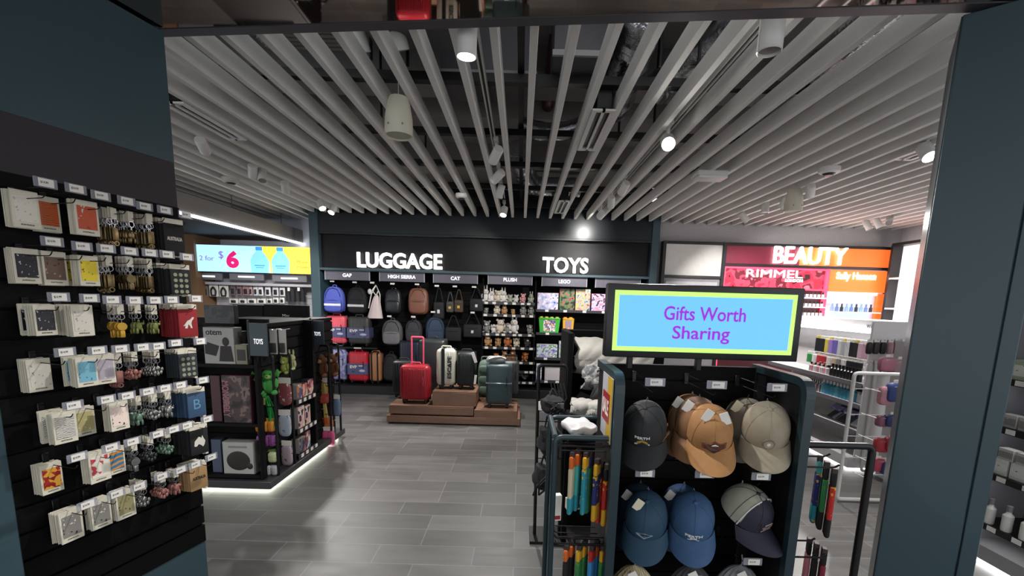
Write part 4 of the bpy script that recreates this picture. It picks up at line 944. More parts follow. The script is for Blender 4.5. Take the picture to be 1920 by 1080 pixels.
def flag(label, x0, x1, y0, y1, Y, st, rz=0.0):
    cx, zb, w_, h = box_at(x0, y0, x1, y1, Y)
    t = thing('flag_sign', label, 'sign', (cx, Y, zb), rz)
    M().rbox(-w_ / 2, w_ / 2, 0, .012, 0, h, .003, seg=1).build('sign_panel', mat('flag_slate', '#3d4a50', .5), t)
    M().text(st, 0, h * .45, h * .16, -.001, 0, 0, .002, width=w_ * .5).build('lettering', mat('white_letter_print', '#fbf8ff', .6), t)
    M().box(-w_ / 2 - .012, -w_ / 2, 0, .014, -.03, h + .02).build('bracket', BLKM, t)
flag('slate flag sign lettered TOYS at the near end of the gondola', 466, 502, 606, 668, 3.27, 'TOYS', -.08)
flag('smaller slate flag sign lettered TOYS above the plush monkeys', 583, 607, 601, 646, 4.16, 'TOYS', -.05)
def panel_board(label, x0, x1, Y, st):
    cx, zb, w_, h = box_at(x0, 572, x1, 598, Y)
    t = thing('header_board', label, 'header board', (cx, Y, zb), 0)
    M().rbox(-w_ / 2, w_ / 2, 0, .05, 0, h, .003, seg=1).build('board', GB, t); M().box(-w_ / 2, w_ / 2, -.004, 0, -.008, .004).build('lower_edge', GREYP, t)
    for sx in (-.4, .4): M().box(sx * w_ - .015, sx * w_ + .015, .01, .04, 1.33 - zb, 0).build('upright', BLKM, t)
    if st: M().text(st, 0, .035, .03, -.002, 0, 0, .002).build('lettering', PAPER, t)
panel_board('plain black header board on top of the toys gondola', 436, 493, 4.6, '')
panel_board('black header board with small white lettering on the toys gondola', 495, 577, 4.6, 'Misc')
# boxes on the end shelves
EY = 3.325
carton('black and grey gift set on the top end shelf, partly behind the pier', 383, 440, 572, 612, EY + .14, .05, AR('shaver', ['#1c1c1e', '#3c3c3e', '#26262a', '#6a6a6c'], 9), '#2b2b2d', 'gift_box', 'gift box', z=zE[0] + .3, group=None)
M().box(-.14, .11, 0, .06, 0, zE[0] + .3 - zE[0]).build('stand', GB, [o for o in COL.objects if o.get('label', '').startswith('black and grey gift set')][0], (0, 0, -.3))
def otem(t, w_, h):
    m = M().text('otem', -w_ * .15, h * .86, h * .13, -.003, 0, 0, .002, width=w_ * .5); m.build('lettering', INK, t)
    M().ell((w_ * .22, -.003, h * .62), (w_ * .11, .002, h * .12), 14, 8).prism([(-w_ * .02, h * .08), (w_ * .45, h * .08), (w_ * .38, h * .5), (w_ * .05, h * .5)], -.004, -.002).prism([(-w_ * .46, h * .62), (-w_ * .5 + .01, h * .28), (-w_ * .12, h * .22), (0, h * .5)], -.004, -.002).build('picture', mat('print_dark', '#2a2322', .6), t)
carton('pale grey boxed gift lettered otem with a dark picture', 382, 440, 614, 682, EY, .1, mat('box_pale_grey', '#aeada8', .6), '#8a8985', 'gift_box', 'gift box', otem, z=zE[0], group=None)
carton('grey box edge standing behind the pale grey gift box', 441, 450, 622, 682, EY + .05, .1, mat('box_mid_grey', '#77776f', .6), '#5a5a58', 'gift_box', 'gift box', z=zE[0], group=None)
def framed(t, w_, h): M().box(-w_ * .34, w_ * .34, -.003, -.0015, h * .2, h * .75).build('picture', mat('print_brownish', '#3c3030', .5), t)
carton('small olive framed gift box on the top end shelf', 441, 464, 646, 682, EY, .06, mat('box_olive', '#8c8a72', .6), '#6d6b58', 'gift_box', 'gift box', framed, z=zE[0], group=None)
def mono(t, w_, h): M().text('MONOPOLY', 0, 0, h * .14, 0, 0, .02, .002, width=h * .75, T=TR((-w_ * .36, -.003, h * .5), (0, PI / 2, 0))).build('lettering', mat('print_rose', '#a86a78', .5), t)
carton('dark board game box lettered MONOPOLY up its side', 417, 470, 704, 792, EY, .07, AR('mono', ['#1c1618', '#2c2426', '#4c3c3a', '#7a6660', '#241c20'], 10), '#4a2030', 'board_game', 'board game', mono, z=zE[1], group=None)
carton('dark red board game box at the left of the MONOPOLY box', 396, 415, 704, 792, EY + .02, .07, AR('dark', ['#241a1e', '#4c2a30', '#1a1416'], 16), '#2a1418', 'board_game', 'board game', z=zE[1], group=None)
def turtle(t, w_, h):
    M().ell((0, -.002, h * .42), (w_ * .38, .004, h * .3), 16, 10).ell((w_ * .36, -.002, h * .26), (w_ * .1, .004, h * .1), 10, 6).build('picture', mat('print_dark', '#2a2322', .6), t)
    M().box(-w_ * .3, w_ * .3, -.003, -.0015, h * .82, h * .88).build('title_band', mat('print_faint', '#85837f', .6), t)
carton('pale grey boxed toy with a dark round picture on the lowest end shelf', 418, 476, 829, 887, EY, .08, mat('box_pale_grey', '#aeada8', .6), '#8a8985', 'gift_box', 'gift box', turtle, z=zE[2], group=None)
carton('slate blue box beside the pale grey boxed toy', 397, 416, 824, 887, EY + .02, .08, AR('slate', ['#3c4456', '#4c5468', '#8a8a62'], 12), '#2c3444', 'gift_box', 'gift box', z=zE[2], group=None)
# goods on the near wing
def pack(label, x0, x1, y0, y1, Y, body, head=None, group='hanging toy packs', pr=None, bulge=.03, peg=0.0):
    cx, zb, w_, h = box_at(x0, y0, x1, y1, Y)
    t = thing('toy_pack', label, 'toy pack', (cx, Y, zb), random.uniform(-.1, .1), group)
    M().rbox(-w_ / 2, w_ / 2, -.002, .002, h * .78, h, .002, seg=1).build('header_card', head or PAPER, t)
    M().ell((0, 0, h * .4), (w_ / 2, bulge, h * .4), 14, 10, e=.5).build('bag', body, t)
    if peg: M().tube([(0, -.02, h * .95), (0, peg, h * .95)], .003, 6).build('peg', STEEL, t)
    if pr: M().rbox(-w_ * .25, w_ * .25, -bulge - .004, -bulge + .004, h * .15, h * .42, .003).build('label_print', pr, t)
    return t
GRNP = art('green_toy', ['#3a8f3e', '#57b455', '#2a6a30', '#7fc46a'], 30)
for k, (x0, x1, y0, y1) in enumerate(((481, 500, 692, 742), (497, 516, 690, 738))):
    p = WY((x0 + x1) / 2, y1, 3.44); h = .16
    plush('green plush dinosaur %s on the near wing' % ('hanging at left', 'hanging at right')[k], p.x, 3.44, p.z, 'flop', 6, 0, 1.0, .3 * k)
    o = COL.objects[-1]; o.data = o.data.copy(); o.data.materials[0] = mat('plush_green', '#4a9a48', .95, bump=.3, scale=40); o.data.materials[1] = mat('plush_lime', '#9ac46a', .95)
cx, zb, w_, h = box_at(480, 742, 519, 800, 3.44)
t = thing('toy_pack', 'net of shiny green string toys hanging on the near wing', 'toy pack', (cx, 3.44, zb))
m = M()
for i in range(22):
    a = random.uniform(-1, 1); m.tube([(a * .015, random.uniform(-.02, .02), h), (a * w_ * .4, random.uniform(-.04, .04), h * .5), (a * w_ * .5 + random.uniform(-.01, .01), random.uniform(-.04, .03), 0)], .006, 5)
m.build('strings', mat('green_gloss', '#2f9a4a', .3), t); M().rbox(-.025, .025, -.05, -.046, h * .75, h * .98, .002, seg=1).build('header_card', art('green_card', ['#c9b98a', '#8a9a4a', '#d9d0b0'], 40), t)
for k, px in enumerate((487, 498, 509)):
    pack('small orange toy pack, %s of three on the near wing' % nth(k), px - 6, px + 6, 784, 809, 3.42, mat('orange_toy', '#d98a2e', .4), mat('tan_card', '#b58a4a', .6), 'orange toy packs')
for k, px in enumerate((489, 500, 511)):
    pack('purple toy pack, %s of three on the near wing' % nth(k), px - 6, px + 6, 810, 836, 3.42, art('purple_toy', ['#3c1f4c', '#8a4a8a', '#5a2a5c'], 40), mat('purple_card', '#4a2458', .6), 'purple toy packs')
for k, px in enumerate((495, 512)):
    pack('pale green toy pack, %s of two on the near wing' % nth(k), px - 8, px + 8, 842, 866, 3.42, art('palegreen_toy', ['#8fa86a', '#c9d0a0', '#5a7a4a'], 35), mat('green_card2', '#5f7a4a', .6), 'pale green toy packs')
for k, px in enumerate((492, 504, 516)):
    pack('black and white toy pack, %s of three at the bottom of the near wing' % nth(k), px - 6, px + 6, 867, 890, 3.42, art('bw_toy', ['#1a1c22', '#b9bac0', '#2a2c34'], 30), INK, 'black and white toy packs')
PLC.append(mat('plush_yellowgreen', '#a8b45a', .95, bump=.3, scale=40)); PLC.append(mat('plush_palelime', '#c9cf94', .95))
p = WY(540, 700, 3.69)
plush('yellow green plush star toy between the near wings', WY(535, 700, 3.69).x, 3.69, p.z, 'round', 9, 10, .7)
plush('second yellow green plush toy nearer the second wing', WY(548, 698, 3.72).x, 3.72, p.z + .03, 'long', 10, 9, .65)
for k, (x0, x1, y0, y1, c, wd) in enumerate(((522, 546, 708, 760, ['#c9c4c0', '#8a4a4c', '#e0dcd8'], 'white and red'), (523, 545, 768, 818, ['#6a7a9a', '#a9b4c4', '#c07a3c'], 'blue and orange'), (528, 548, 826, 872, ['#5a4a5c', '#a99aa4', '#2c2630'], 'dusky violet'))):
    pack('%s toy pack hanging between the two near wings' % wd, x0, x1, y0, y1, 3.6, art('midpack%d' % k, c, 24), PAPER, 'packs between the wings', bulge=.02)
for k, (x0, x1) in enumerate(((506, 520), (523, 537))):
    cx, zb, w_, h = box_at(x0, 617, x1, 664, 3.52)
    t = thing('toy_pack', ('white and grey narrow blister pack, left of two behind the flag sign', 'white and grey narrow blister pack, right of two behind the flag sign')[k], 'toy pack', (cx, 3.52, zb), 0, 'narrow blister packs')
    M().rbox(-w_ / 2, w_ / 2, -.001, .001, 0, h, .006, seg=1).build('card', PAPER, t); M().rbox(-w_ * .36, w_ * .36, -.02, -.001, h * .06, h * .45, .006).build('blister', mat('blister_grey', '#4c4b4c', .3), t)
    M().tube([(0, -.02, h * .97), (0, .12, h * .97)], .003, 6).build('hook', STEEL, t)
# boxes on the side shelves, facing the aisle
for r_, (py, h) in enumerate(((742, .15), (796, .2), (842, .18))):
    z = WX(578, py, -1.945).z; y = 3.78; k = 0
    while y < 3.99:
        wd = random.uniform(.08, .12); cc = random.choice([['#d9d6d4', '#b98a7c', '#5a5456'], ['#3c2a2c', '#c97a4c', '#e9d9b8'], ['#8a4a54', '#e9a8b4', '#f0e6e0'], ['#36363a', '#b98a7a', '#d9c8b0']])
        hh = h * random.uniform(.75, 1.05)
        t = thing('toy_box', '%s small toy box from the near end on the %s side shelf of the gondola' % (nth(k), ('upper', 'middle', 'lower')[r_]), 'toy box', (-1.957, y + wd / 2, z), PI / 2, 'toy boxes on the gondola side shelves')
        M().rbox(-wd / 2, wd / 2, 0, .07, 0, hh, .003, seg=1).build('carton', mat('carton_side%d' % (k % 3), ('#8f8c8a', '#5a3a3c', '#2c2c30')[k % 3], .5), t)
        M().box(-wd / 2 + .003, wd / 2 - .003, -.0012, 0, .003, hh - .003).build('printed_front', art('sidebox%d' % random.randint(0, 9), random.sample(['#d9d6d4', '#b98a7c', '#3c2a2c', '#c97a4c', '#e9d9b8', '#8a4a54', '#e9a8b4', '#36363a', '#6a5a8a', '#d9c8b0', '#a03a3c', '#4a6a7c'], 5), 28, 'cell'), t)
        y += wd + .008; k += 1
# plush monkeys and packs on the far wing
MK = plush_mesh('round')
for k, (px, py, wd) in enumerate(((604, 706, 'front'), (624, 704, 'rear'))):
    p = WY(px, py, 4.44 + .1 * k); o = MK.build('plush_toy', [mat('plush_monkey', '#6a4428', .95, var=.2, scale=40, bump=.4), mat('plush_face', '#b98a5c', .95), INK], None, p); o.scale = (1.15,) * 3
    tag(o, '%s brown plush monkey hanging on the far wing' % wd, 'plush toy', 'brown plush monkeys')
pack('golden toy bag hanging under the brown plush monkey', 592, 614, 708, 748, 4.44, mat('gold_bag', '#a8904e', .35, .3, var=.2), None, None)
cx, zb, w_, h = box_at(592, 752, 617, 792, 4.44)
t = thing('toy_pack', 'bundle of pale yellow tassels with orange ends on the far wing', 'toy pack', (cx, 4.44, zb))
m = M(); m2 = M()
for i in range(16):
    a = random.uniform(-1, 1); b_ = random.uniform(-.03, .03); m.tube([(a * .04, b_, h), (a * w_ * .45, b_, h * .25)], .005, 5); m2.tube([(a * w_ * .45, b_, h * .26), (a * w_ * .48, b_, 0)], .006, 5)
m.build('tassels', mat('pale_yellow', '#c9b56a', .7), t); m2.build('tassel_ends', mat('tassel_orange', '#c9683c', .7), t)
pack('red striped toy pack above the yellow tassels', 592, 617, 738, 756, 4.41, mat('red_toy', '#a8463c', .5), mat('red_card', '#b04a42', .6), None)
pack('orange toy pack under the tassels on the far wing', 608, 624, 780, 806, 4.46, mat('orange_toy2', '#cf7a4a', .5), None, None)
for k, px in enumerate((602, 611, 620)):
    pack('magenta toy pack, %s of three near the floor on the far wing' % nth(k), px - 6, px + 7, 800, 836, 4.42, art('magenta_toy', ['#b0316a', '#d95a8a', '#e6a8c0'], 24), None, 'magenta toy packs')
for k, px in enumerate((603, 618)):
    pack(('deep pink toy bag hanging lowest on the far wing', 'white and pink toy bag hanging lowest on the far wing')[k], px - 10, px + 12, 826, 852, 4.42, (mat('deep_pink', '#b02c5c', .4), mat('white_pink', '#d9b8c4', .4))[k], None, None)
pack('blue toy pack hanging behind the farthest wing tube', 626, 638, 740, 780, 4.62, mat('bluegrey_toy', '#6a7f9c', .5), None, None)
# ---- accessories wall under the drinks sign
AY = 7.1
aw = thing('accessory_wall', 'pale grey accessories wall under the lit drinks sign', 'display wall', (0, AY, 0))
LG = mat('pale_grey_laminate', '#b9b7bc', .5)
xa, xb = -5.1, -3.3
mm = M(); slatwall(mm, xa, xb, .1, 1.88, .3); mm.build('slatwall', LG, aw)
M().box(xa, xb, -.1, .3, 0, .1).build('plinth', GREYP, aw); M().box(xa, xb, .04, .28, 1.68, 1.72).build('canopy', LG, aw)
for k, (a, b, py) in enumerate(((367, 416, 518), (430, 494, 519), (510, 575, 522))):
    cx, zb, w_, h = box_at(a, py - 6.5, b, py + 6.5, AY + .02)
    t = thing('category_header', '%s of three grey headers under the lit drinks sign' % ('left', 'middle', 'right')[k], 'header sign', (cx, AY + .02, zb), 0, 'headers under the drinks sign')
    M().rbox(-w_ / 2, w_ / 2, 0, .03, 0, h, .003, seg=1).build('sign_board', GREYP, t); M().box(-w_ * .24, w_ * .24, -.004, 0, h * .38, h * .62).build('lettering_strip', mat('white_letter_print', '#fbf8ff', .6), t)
def acc(label, x0, x1, y0, y1, card, dark, kind):
    cx, zb, w_, h = box_at(x0, y0, x1, y1, AY + .1)
    t = thing('accessory_pack', label, 'accessory pack', (cx, AY + .1, zb), 0, 'accessory packs on the pale wall')
    M().rbox(-w_ / 2, w_ / 2, 0, .012, 0, h, .004, seg=1).build('card', card, t)
    if kind == 'band': M().tube(arc([(-w_ * .2, -.01, h * .1), (-w_ * .28, -.01, h * .5), (0, -.01, h * .86), (w_ * .28, -.01, h * .5), (w_ * .2, -.01, h * .1)], .03, 4), .014, 8, closed=True).build('product', dark, t)
    else: M().rbox(-w_ * .28, w_ * .28, -.015, 0, h * .15, h * .7, .008).build('product', dark, t)
    M().tube([(0, -.03, h * .94), (0, .18, h * .94)], .003, 6).build('hook', STEEL, t)
    return t
DK = mat('product_black', '#1c1d22', .4)
acc('grey accessory pack at the left edge of the pale wall', 379, 390, 536, 556, mat('mid_grey_card', '#7d7d80', .6), DK, 'b')
acc('white pack with a black loop product, left of two', 392, 409, 534, 556, PAPER, DK, 'band')
acc('white pack with a black loop product, right of two', 411, 428, 535, 557, PAPER, DK, 'band')
for k, (a, b, c) in enumerate(((432, 441, '#6a5a5c'), (444, 453, '#8a6a6e'), (455, 466, '#a87a7c'), (467, 473, '#c9a8a8'), (475, 483, '#e0dee2'), (484, 493, '#e6e4e8'), (497, 507, '#e6e4e8'), (511, 522, '#d4d2d8'), (524, 534, '#dddbe0'))):
    acc('slim accessory pack, %s from the left after the black loop packs' % nth(k), a, b, 536 + k * .3, 553 + k * .3, mat('acc_card%d' % k, c, .6), DK, 'b')
for k, (a, b) in enumerate(((430, 446), (448, 462), (464, 480), (482, 498), (500, 510))):
    acc('low white accessory box, %s from the left in the lower row' % nth(k), a, b, 560, 569, PAPER, DK, 'b')
for k, (a, b) in enumerate(((512, 522), (524, 533))): acc('white boxed accessory near the neck pillows, %s of two' % ('left', 'right')[k], a, b, 558, 569, PAPER, DK, 'b')
for k, (a, b) in enumerate(((537, 552), (554, 572))):
    cx, zb, w_, h = box_at(a, 536, b, 569, AY + .1)
    t = thing('neck_pillow', '%s black travel neck pillow on the pale accessories wall' % ('left', 'right')[k], 'neck pillow', (cx, AY + .1, zb), 0, 'travel neck pillows')
    M().tube(arc([(-w_ * .26, 0, .03), (-w_ * .3, 0, h * .7), (0, 0, h * .95), (w_ * .3, 0, h * .7), (w_ * .26, 0, .03)], .07, 6), .036, 12).build('cushion', mat('pillow_black', '#232327', .8, bump=.2, scale=60), t)
    M().rbox(-.02, .02, -.05, -.045, h * .7, h * .9, .002, seg=1).build('tag', PAPER, t)
# ================================================================ CAP RACK IN FRONT
RX0, RX1, RY0, RY1, RT = .402, 1.155, 1.7, 2.09, 1.29
rk = thing('cap_rack', 'dark teal and black cap rack under the blue display screen', 'display rack', (0, 0, 0))
mm = M(); slatwall(mm, RX0 + .02, RX1 - .02, .12, RT - .005, RY1); mm.build('back_slatwall', BLACK, rk)
def cside(x, wd, m, name, par):
    """side panel profile in y,z with a rounded upper front corner"""
    pts = [(RY1 + .02, .0), (RY0, .0)] + [(p.y, p.z) for p in arc([(0, RY0, .1), (0, RY0, RT), (0, RY1 + .02, RT)], .07, 8)]
    n = len(pts); vs_ = [(x - wd / 2, y, z) for y, z in pts] + [(x + wd / 2, y, z) for y, z in pts]
    fs = [tuple(range(n)), tuple(reversed(range(n, 2 * n)))] + [(i, (i + 1) % n, n + (i + 1) % n, n + i) for i in range(n)]
    return M().add(vs_, fs).build(name, m, par)
def ctrim(x, wd, name, par):
    pts = arc([(0, RY0 - .004, .0), (0, RY0 - .004, RT + .004), (0, RY1 + .03, RT + .004)], .075, 8)
    m = M(); vs_ = []
    for i, p in enumerate(pts):
        a = pts[max(0, i - 1)]; b = pts[min(len(pts) - 1, i + 1)]; t_ = (b - a).normalized(); nn = Vector((0, -t_.z, t_.y))
        for sx, o_ in ((-1, 0.004), (1, 0.004), (1, -.03), (-1, -.03)): q = p + nn * o_; vs_.append((x + sx * wd / 2, q.y, q.z))
    n = len(pts); fs = [(i * 4 + j, i * 4 + (j + 1) % 4, i * 4 + 4 + (j + 1) % 4, i * 4 + 4 + j) for i in range(n - 1) for j in range(4)] + [(0, 1, 2, 3), tuple((n - 1) * 4 + j for j in (3, 2, 1, 0))]
    return m.add(vs_, fs).build(name, TEALD, par)
for x in (RX0, RX1):
    sp = cside(x, .02, mat('rack_inner_black', '#08080a', .55, var=.05), 'side_panel', rk); ctrim(x, .037, 'edge_trim', sp)
M().box(RX0, RX1, RY0 + .02, RY1, .0, .12).build('base', BLKM, rk)
# poster on the outer left side
xp = RX0 - .0215
q = [WX(1137, 692, xp), WX(1159, 708, xp), WX(1152, 818, xp), WX(1130, 786, xp)]
y0_, y1_ = RY0 + .02, 1.93; zt_, zb_ = 1.27, 1.0
ps = thing('poster', 'silver and gold poster with a red lettered panel on the rack side', 'poster', (xp, (y0_ + y1_) / 2, zb_), -PI / 2)
W2 = (y1_ - y0_) / 2; HH = zt_ - zb_
M().box(-W2, W2, -.003, .0, 0, HH).build('poster_board', mat('poster_silver', '#b9bac2', .5), ps)
M().box(W2 * .1, W2, -.004, -.003, 0, HH).build('gold_area', mat('poster_gold', '#c9a52e', .5), ps)
rd = M().box(-W2 * .7, W2 * .62, -.0055, -.004, HH * .27, HH * .73).build('red_panel', mat('poster_red', '#9c2026', .5), ps)
M().text('SALE', -W2 * .04, HH * .5, HH * .25, -.006, 0, .02, .001, width=W2 * 1.1).build('lettering', PAPER, rd)
# price hooks of the rack
_rh = None; RH = {}
for r, (zr, pys) in enumerate(((0, ((1229, 717), (1345, 722), (1458, 727))), (0, ((1210, 888), (1322, 890), (1428, 894))), (0, ((1200, 1046), (1310, 1050), (1412, 1054))))):
    for c, (px, py) in enumerate(pys):
        p = WY(px, py, 1.74); lab = 'price hook on the cap rack, %s of the %s row' % (('left', 'middle', 'right')[c], ('top', 'middle', 'bottom')[r])
        RH[r, c] = Vector((p.x, 1.74, p.z - .047))
        loc = (p.x, RY1 - .02, p.z - .047)
        if _rh is None:
            _rh = thing('price_hook', lab, 'hook', loc, 0, 'price hooks on the cap rack'); price_hook_parts(_rh, RY1 - .02 - 1.75, .082, .034, (.05, .026), DSTEEL, '$34.99', .05)
        else: dup(_rh, loc, 0, lab)
# --- caps
def cap(label, loc, col, back=None, patch=None, yaw=0.0, pitch=.56, roll=0.0, s_=1.17, piping=None, tagc=None, group=None, sub=None, tags=1, brimc=None):
    rx, ry, h, p_ = .079, .094, .112, 2.5
    root = thing('cap', label, 'cap', loc, yaw - .36, group)
    T = Matrix.Rotation(roll, 4, 'Y') @ Matrix.Rotation(pitch, 4, 'X') @ Matrix.Scale(s_, 4)
    sc = lambda z: max(.02, 1 - (max(0, z) / h) ** p_) ** (1 / p_)
    def surf(x, z):
        k = sc(z); return -ry * k * math.sqrt(max(.05, 1 - (x / (rx * k)) ** 2))
    def crown(u, v):
        z = h * math.sin(v * PI / 2) ** .9 * .9995; k = (1 - (z / h) ** p_) ** (1 / p_) if v < 1 else .0
        a = 2 * PI * u; wv = 1 + .012 * math.sin(3 * a + .5) * (1 - v)
        return (rx * k * math.sin(a) * wv, -ry * k * math.cos(a) * wv, z)
    m = M(); m.grid(48, 14, crown, 0, T)
    cut = None
    if back:
        n0 = len(m.m)
        for i in range(n0):
            c = (T.inverted() @ (sum((m.v[j] for j in m.f[i]), Vector()) / len(m.f[i])))
            if c.y > -.03: m.m[i] = 1
    m.build('crown', [col, back or col], root)
    def brim(u, v):
        a = (u - .5) * 2 * math.radians(74); x = rx * math.sin(a); y = -ry * math.cos(a)
        L = .088 * max(0.0, math.cos(a * 1.05)) ** .55
        xx = x * (1 + .1 * v); return (xx, y - L * v, .004 - .028 * (x / rx) ** 2 * (.35 + .65 * v) - .022 * v)
    M().grid(24, 6, brim, 0, T, .004).build('brim', brimc or col, root)
    M().ell((0, 0, h), (.009, .009, .005), 10, 6, 0, T).build('button', brimc or col, root)
    sm = M()
    for k in range(6):
        a = k * PI / 3 + (0 if not back else PI / 6); pts = []
        for i in range(9):
            q_ = Vector(crown(a / (2 * PI), i / 8 * .98)); pts.append(q_ * 1.006)
        sm.tube(pts, .0011, 5, 0, T)
    sm.build('seams', brimc or col, root)
    if piping:
        pm_ = M()
        for sx in (-1, 1): pm_.tube([(sx * rx * .955 * sc(i / 10 * h * .99), -.03, i / 10 * h * .99) for i in range(11)], .0028, 6, 0, T)
        pm_.build('piping', piping, root)
    M().tube([(rx * .7 * math.sin(a), ry * 1.0 * math.cos(a), .012) for a in [(-.5 + i / 8) * 1.2 for i in range(9)]], .006, 6, 0, T).build('back_strap', col, root)
    if patch:
        mm, mats_, nm = patch()
        for v in mm.v: v.y = surf(v.x, v.z) + v.y
        mm.v = [T @ v for v in mm.v]; mm.build(nm, mats_, root)
    for k in range(tags):
        hh = Matrix.Translation((-.02 + .045 * k, -.098, .125 - .006 * k)) @ Matrix.Rotation(.5 - .9 * k, 4, 'Y')
        M().rbox(-.017, .017, -.0012, .0012, -.052, .0, .002, seg=1, T=hh).build('hang_tag', tagc or PAPER, root)
    hp = Vector((0, .02, .105)); M().tube([hp + Vector((-.018, 0, -.03)), hp + Vector((-.01, 0, .0)), hp + Vector((0, 0, .035)), hp + Vector((.01, 0, .0)), hp + Vector((.018, 0, -.03))], .0028, 6).build('plastic_hanger', CLEAR, root)
    return root
def txt_patch(st, z, w_, h_, extra):
    def f():
        m = M().text(st, 0, z, h_, -.002, 0, .02, .002, width=w_); mats_ = [mat('thread_white', '#e6e4de', .6)] + extra[0]; extra[1](m); return m, mats_, 'embroidery'
    return f
def poly_patch(polys, mats_, nm='patch'):
    def f():
        m = M()
        for mi, (poly, a, b) in enumerate(polys): m.prism(poly, a, b, mi)
        return m, mats_, nm
    return f
CB = FB('cap_black_cotton', '#252628'); CT = FB('cap_tan_brown', '#a97a4c'); CK = FB('cap_khaki', '#9a8f7b'); CTE = FB('cap_teal_blue', '#27455c'); CBL = FB('cap_mid_blue', '#3a5a80'); CNV = FB('cap_navy', '#2b2b3c'); CME = FB('cap_mesh_cream', '#a8a797')
hexp = lambda w_, h_, z: [(-w_, z - h_ * .4), (-w_ * .4, z - h_ * .55), (0, z - h_), (w_ * .4, z - h_ * .55), (w_, z - h_ * .4), (w_, z + h_ * .5), (w_ * .4, z + h_ * .6), (0, z + h_), (-w_ * .4, z + h_ * .6), (-w_, z + h_ * .5)]
circ = lambda r, z, x=0: [(x + r * math.cos(2 * PI * i / 18), z + r * math.sin(2 * PI * i / 18)) for i in range(18)]
PB = txt_patch('PERTH', .05, .052, .009, ([mat('thread_gold', '#b89a4a', .6)], lambda m: m.prism([(-.022, .024), (.022, .024), (.016, .034), (0, .042), (-.016, .034)], -.003, 0, 1).box(-.026, .026, -.003, 0, .018, .022, 0)))
PBL = txt_patch('PERTH', .036, .06, .011, ([], lambda m: m.box(-.012, .012, -.003, 0, .021, .026, 0).box(-.02, .02, -.003, 0, .014, .016, 0)))
PBR = poly_patch([(hexp(.04, .026, .032), -.004, 0), (hexp(.033, .019, .032), -.006, -.003), ([(-.02, .022), (.02, .022), (0, .012)], -.0075, -.005), ([(-.012, .043), (.012, .043), (0, .05)], -.0075, -.005)], [mat('leather_patch', '#7a4a38', .5), mat('leather_dark', '#5a3630', .5), mat('leather_black', '#2c1c20', .5), mat('thread_white', '#e6e4de', .6)])
PTN = poly_patch([(circ(.02, .032), -.004, 0), (circ(.015, .032), -.005, -.003), (circ(.006, .033), -.0062, -.004)], [mat('khaki_patch', '#7d735f', .6), mat('khaki_patch_light', '#a69b84', .6), mat('thread_white', '#e6e4de', .6)])
PTE = poly_patch([([(-.03, .035), (0, .018), (.03, .035), (0, .046)], -.004, 0), ([(-.008, .034), (0, .029), (.008, .034), (0, .038)], -.0055, -.003)], [mat('silver_patch', '#8c98a4', .5), mat('patch_dark', '#4c5a68', .5)])
PNV = poly_patch([([(-.034, .052), (-.028, .014), (.028, .014), (.034, .052)], -.004, 0), ([(-.02, .048), (-.02, .044), (.02, .044), (.02, .048)], -.0055, -.003), ([(-.028, .034), (-.02, .024), (.022, .03), (.026, .036)], -.0055, -.003), ([(-.026, .019), (-.026, .0165), (.026, .0165), (.026, .019)], -.0055, -.003)], [mat('patch_charcoal', '#3c3538', .5), mat('thread_rose', '#b9a09c', .6), mat('thread_grey', '#8a7a7a', .6), mat('thread_rose', '#b9a09c', .6)])
def capat(px, py, y): p = WY(px, py, y); return Vector((p.x, y, p.z))
TGC = mat('hang_tag_cream', '#e2dcc0', .7)
cap('charcoal black cap embroidered PERTH, left of the top row', capat(1209, 805, 1.86), CB, None, PB, 0, tags=0)
MK2 = 'caps on the top middle hook'
for k, (px, py, y, yw) in enumerate(((1292, 790, 2.0, -.25), (1306, 797, 1.92, -.12))):
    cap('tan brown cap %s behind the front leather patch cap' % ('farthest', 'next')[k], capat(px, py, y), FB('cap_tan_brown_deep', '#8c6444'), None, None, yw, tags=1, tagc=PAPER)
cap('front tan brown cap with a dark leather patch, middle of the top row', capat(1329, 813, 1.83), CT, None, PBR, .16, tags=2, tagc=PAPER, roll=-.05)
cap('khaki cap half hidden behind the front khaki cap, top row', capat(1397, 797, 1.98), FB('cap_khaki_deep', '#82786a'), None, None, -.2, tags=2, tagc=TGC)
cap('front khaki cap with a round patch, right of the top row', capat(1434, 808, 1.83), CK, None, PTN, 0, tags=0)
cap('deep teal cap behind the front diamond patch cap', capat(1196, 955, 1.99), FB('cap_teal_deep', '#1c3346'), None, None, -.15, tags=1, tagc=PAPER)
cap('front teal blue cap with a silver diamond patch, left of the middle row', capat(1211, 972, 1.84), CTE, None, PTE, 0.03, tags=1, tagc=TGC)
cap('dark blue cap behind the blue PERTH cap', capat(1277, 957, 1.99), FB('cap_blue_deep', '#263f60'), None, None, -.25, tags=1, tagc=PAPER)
cap('front mid blue cap embroidered PERTH, middle of the middle row', capat(1297, 974, 1.84), CBL, None, PBL, .08, tags=0)
cap('navy trucker cap with cream mesh back, right of the middle row', capat(1394, 960, 1.85), CNV, CME, PNV, .85, pitch=.5, piping=mat('thread_white', '#e6e4de', .6), tags=0, roll=-.06)
p = RH[2, 0]
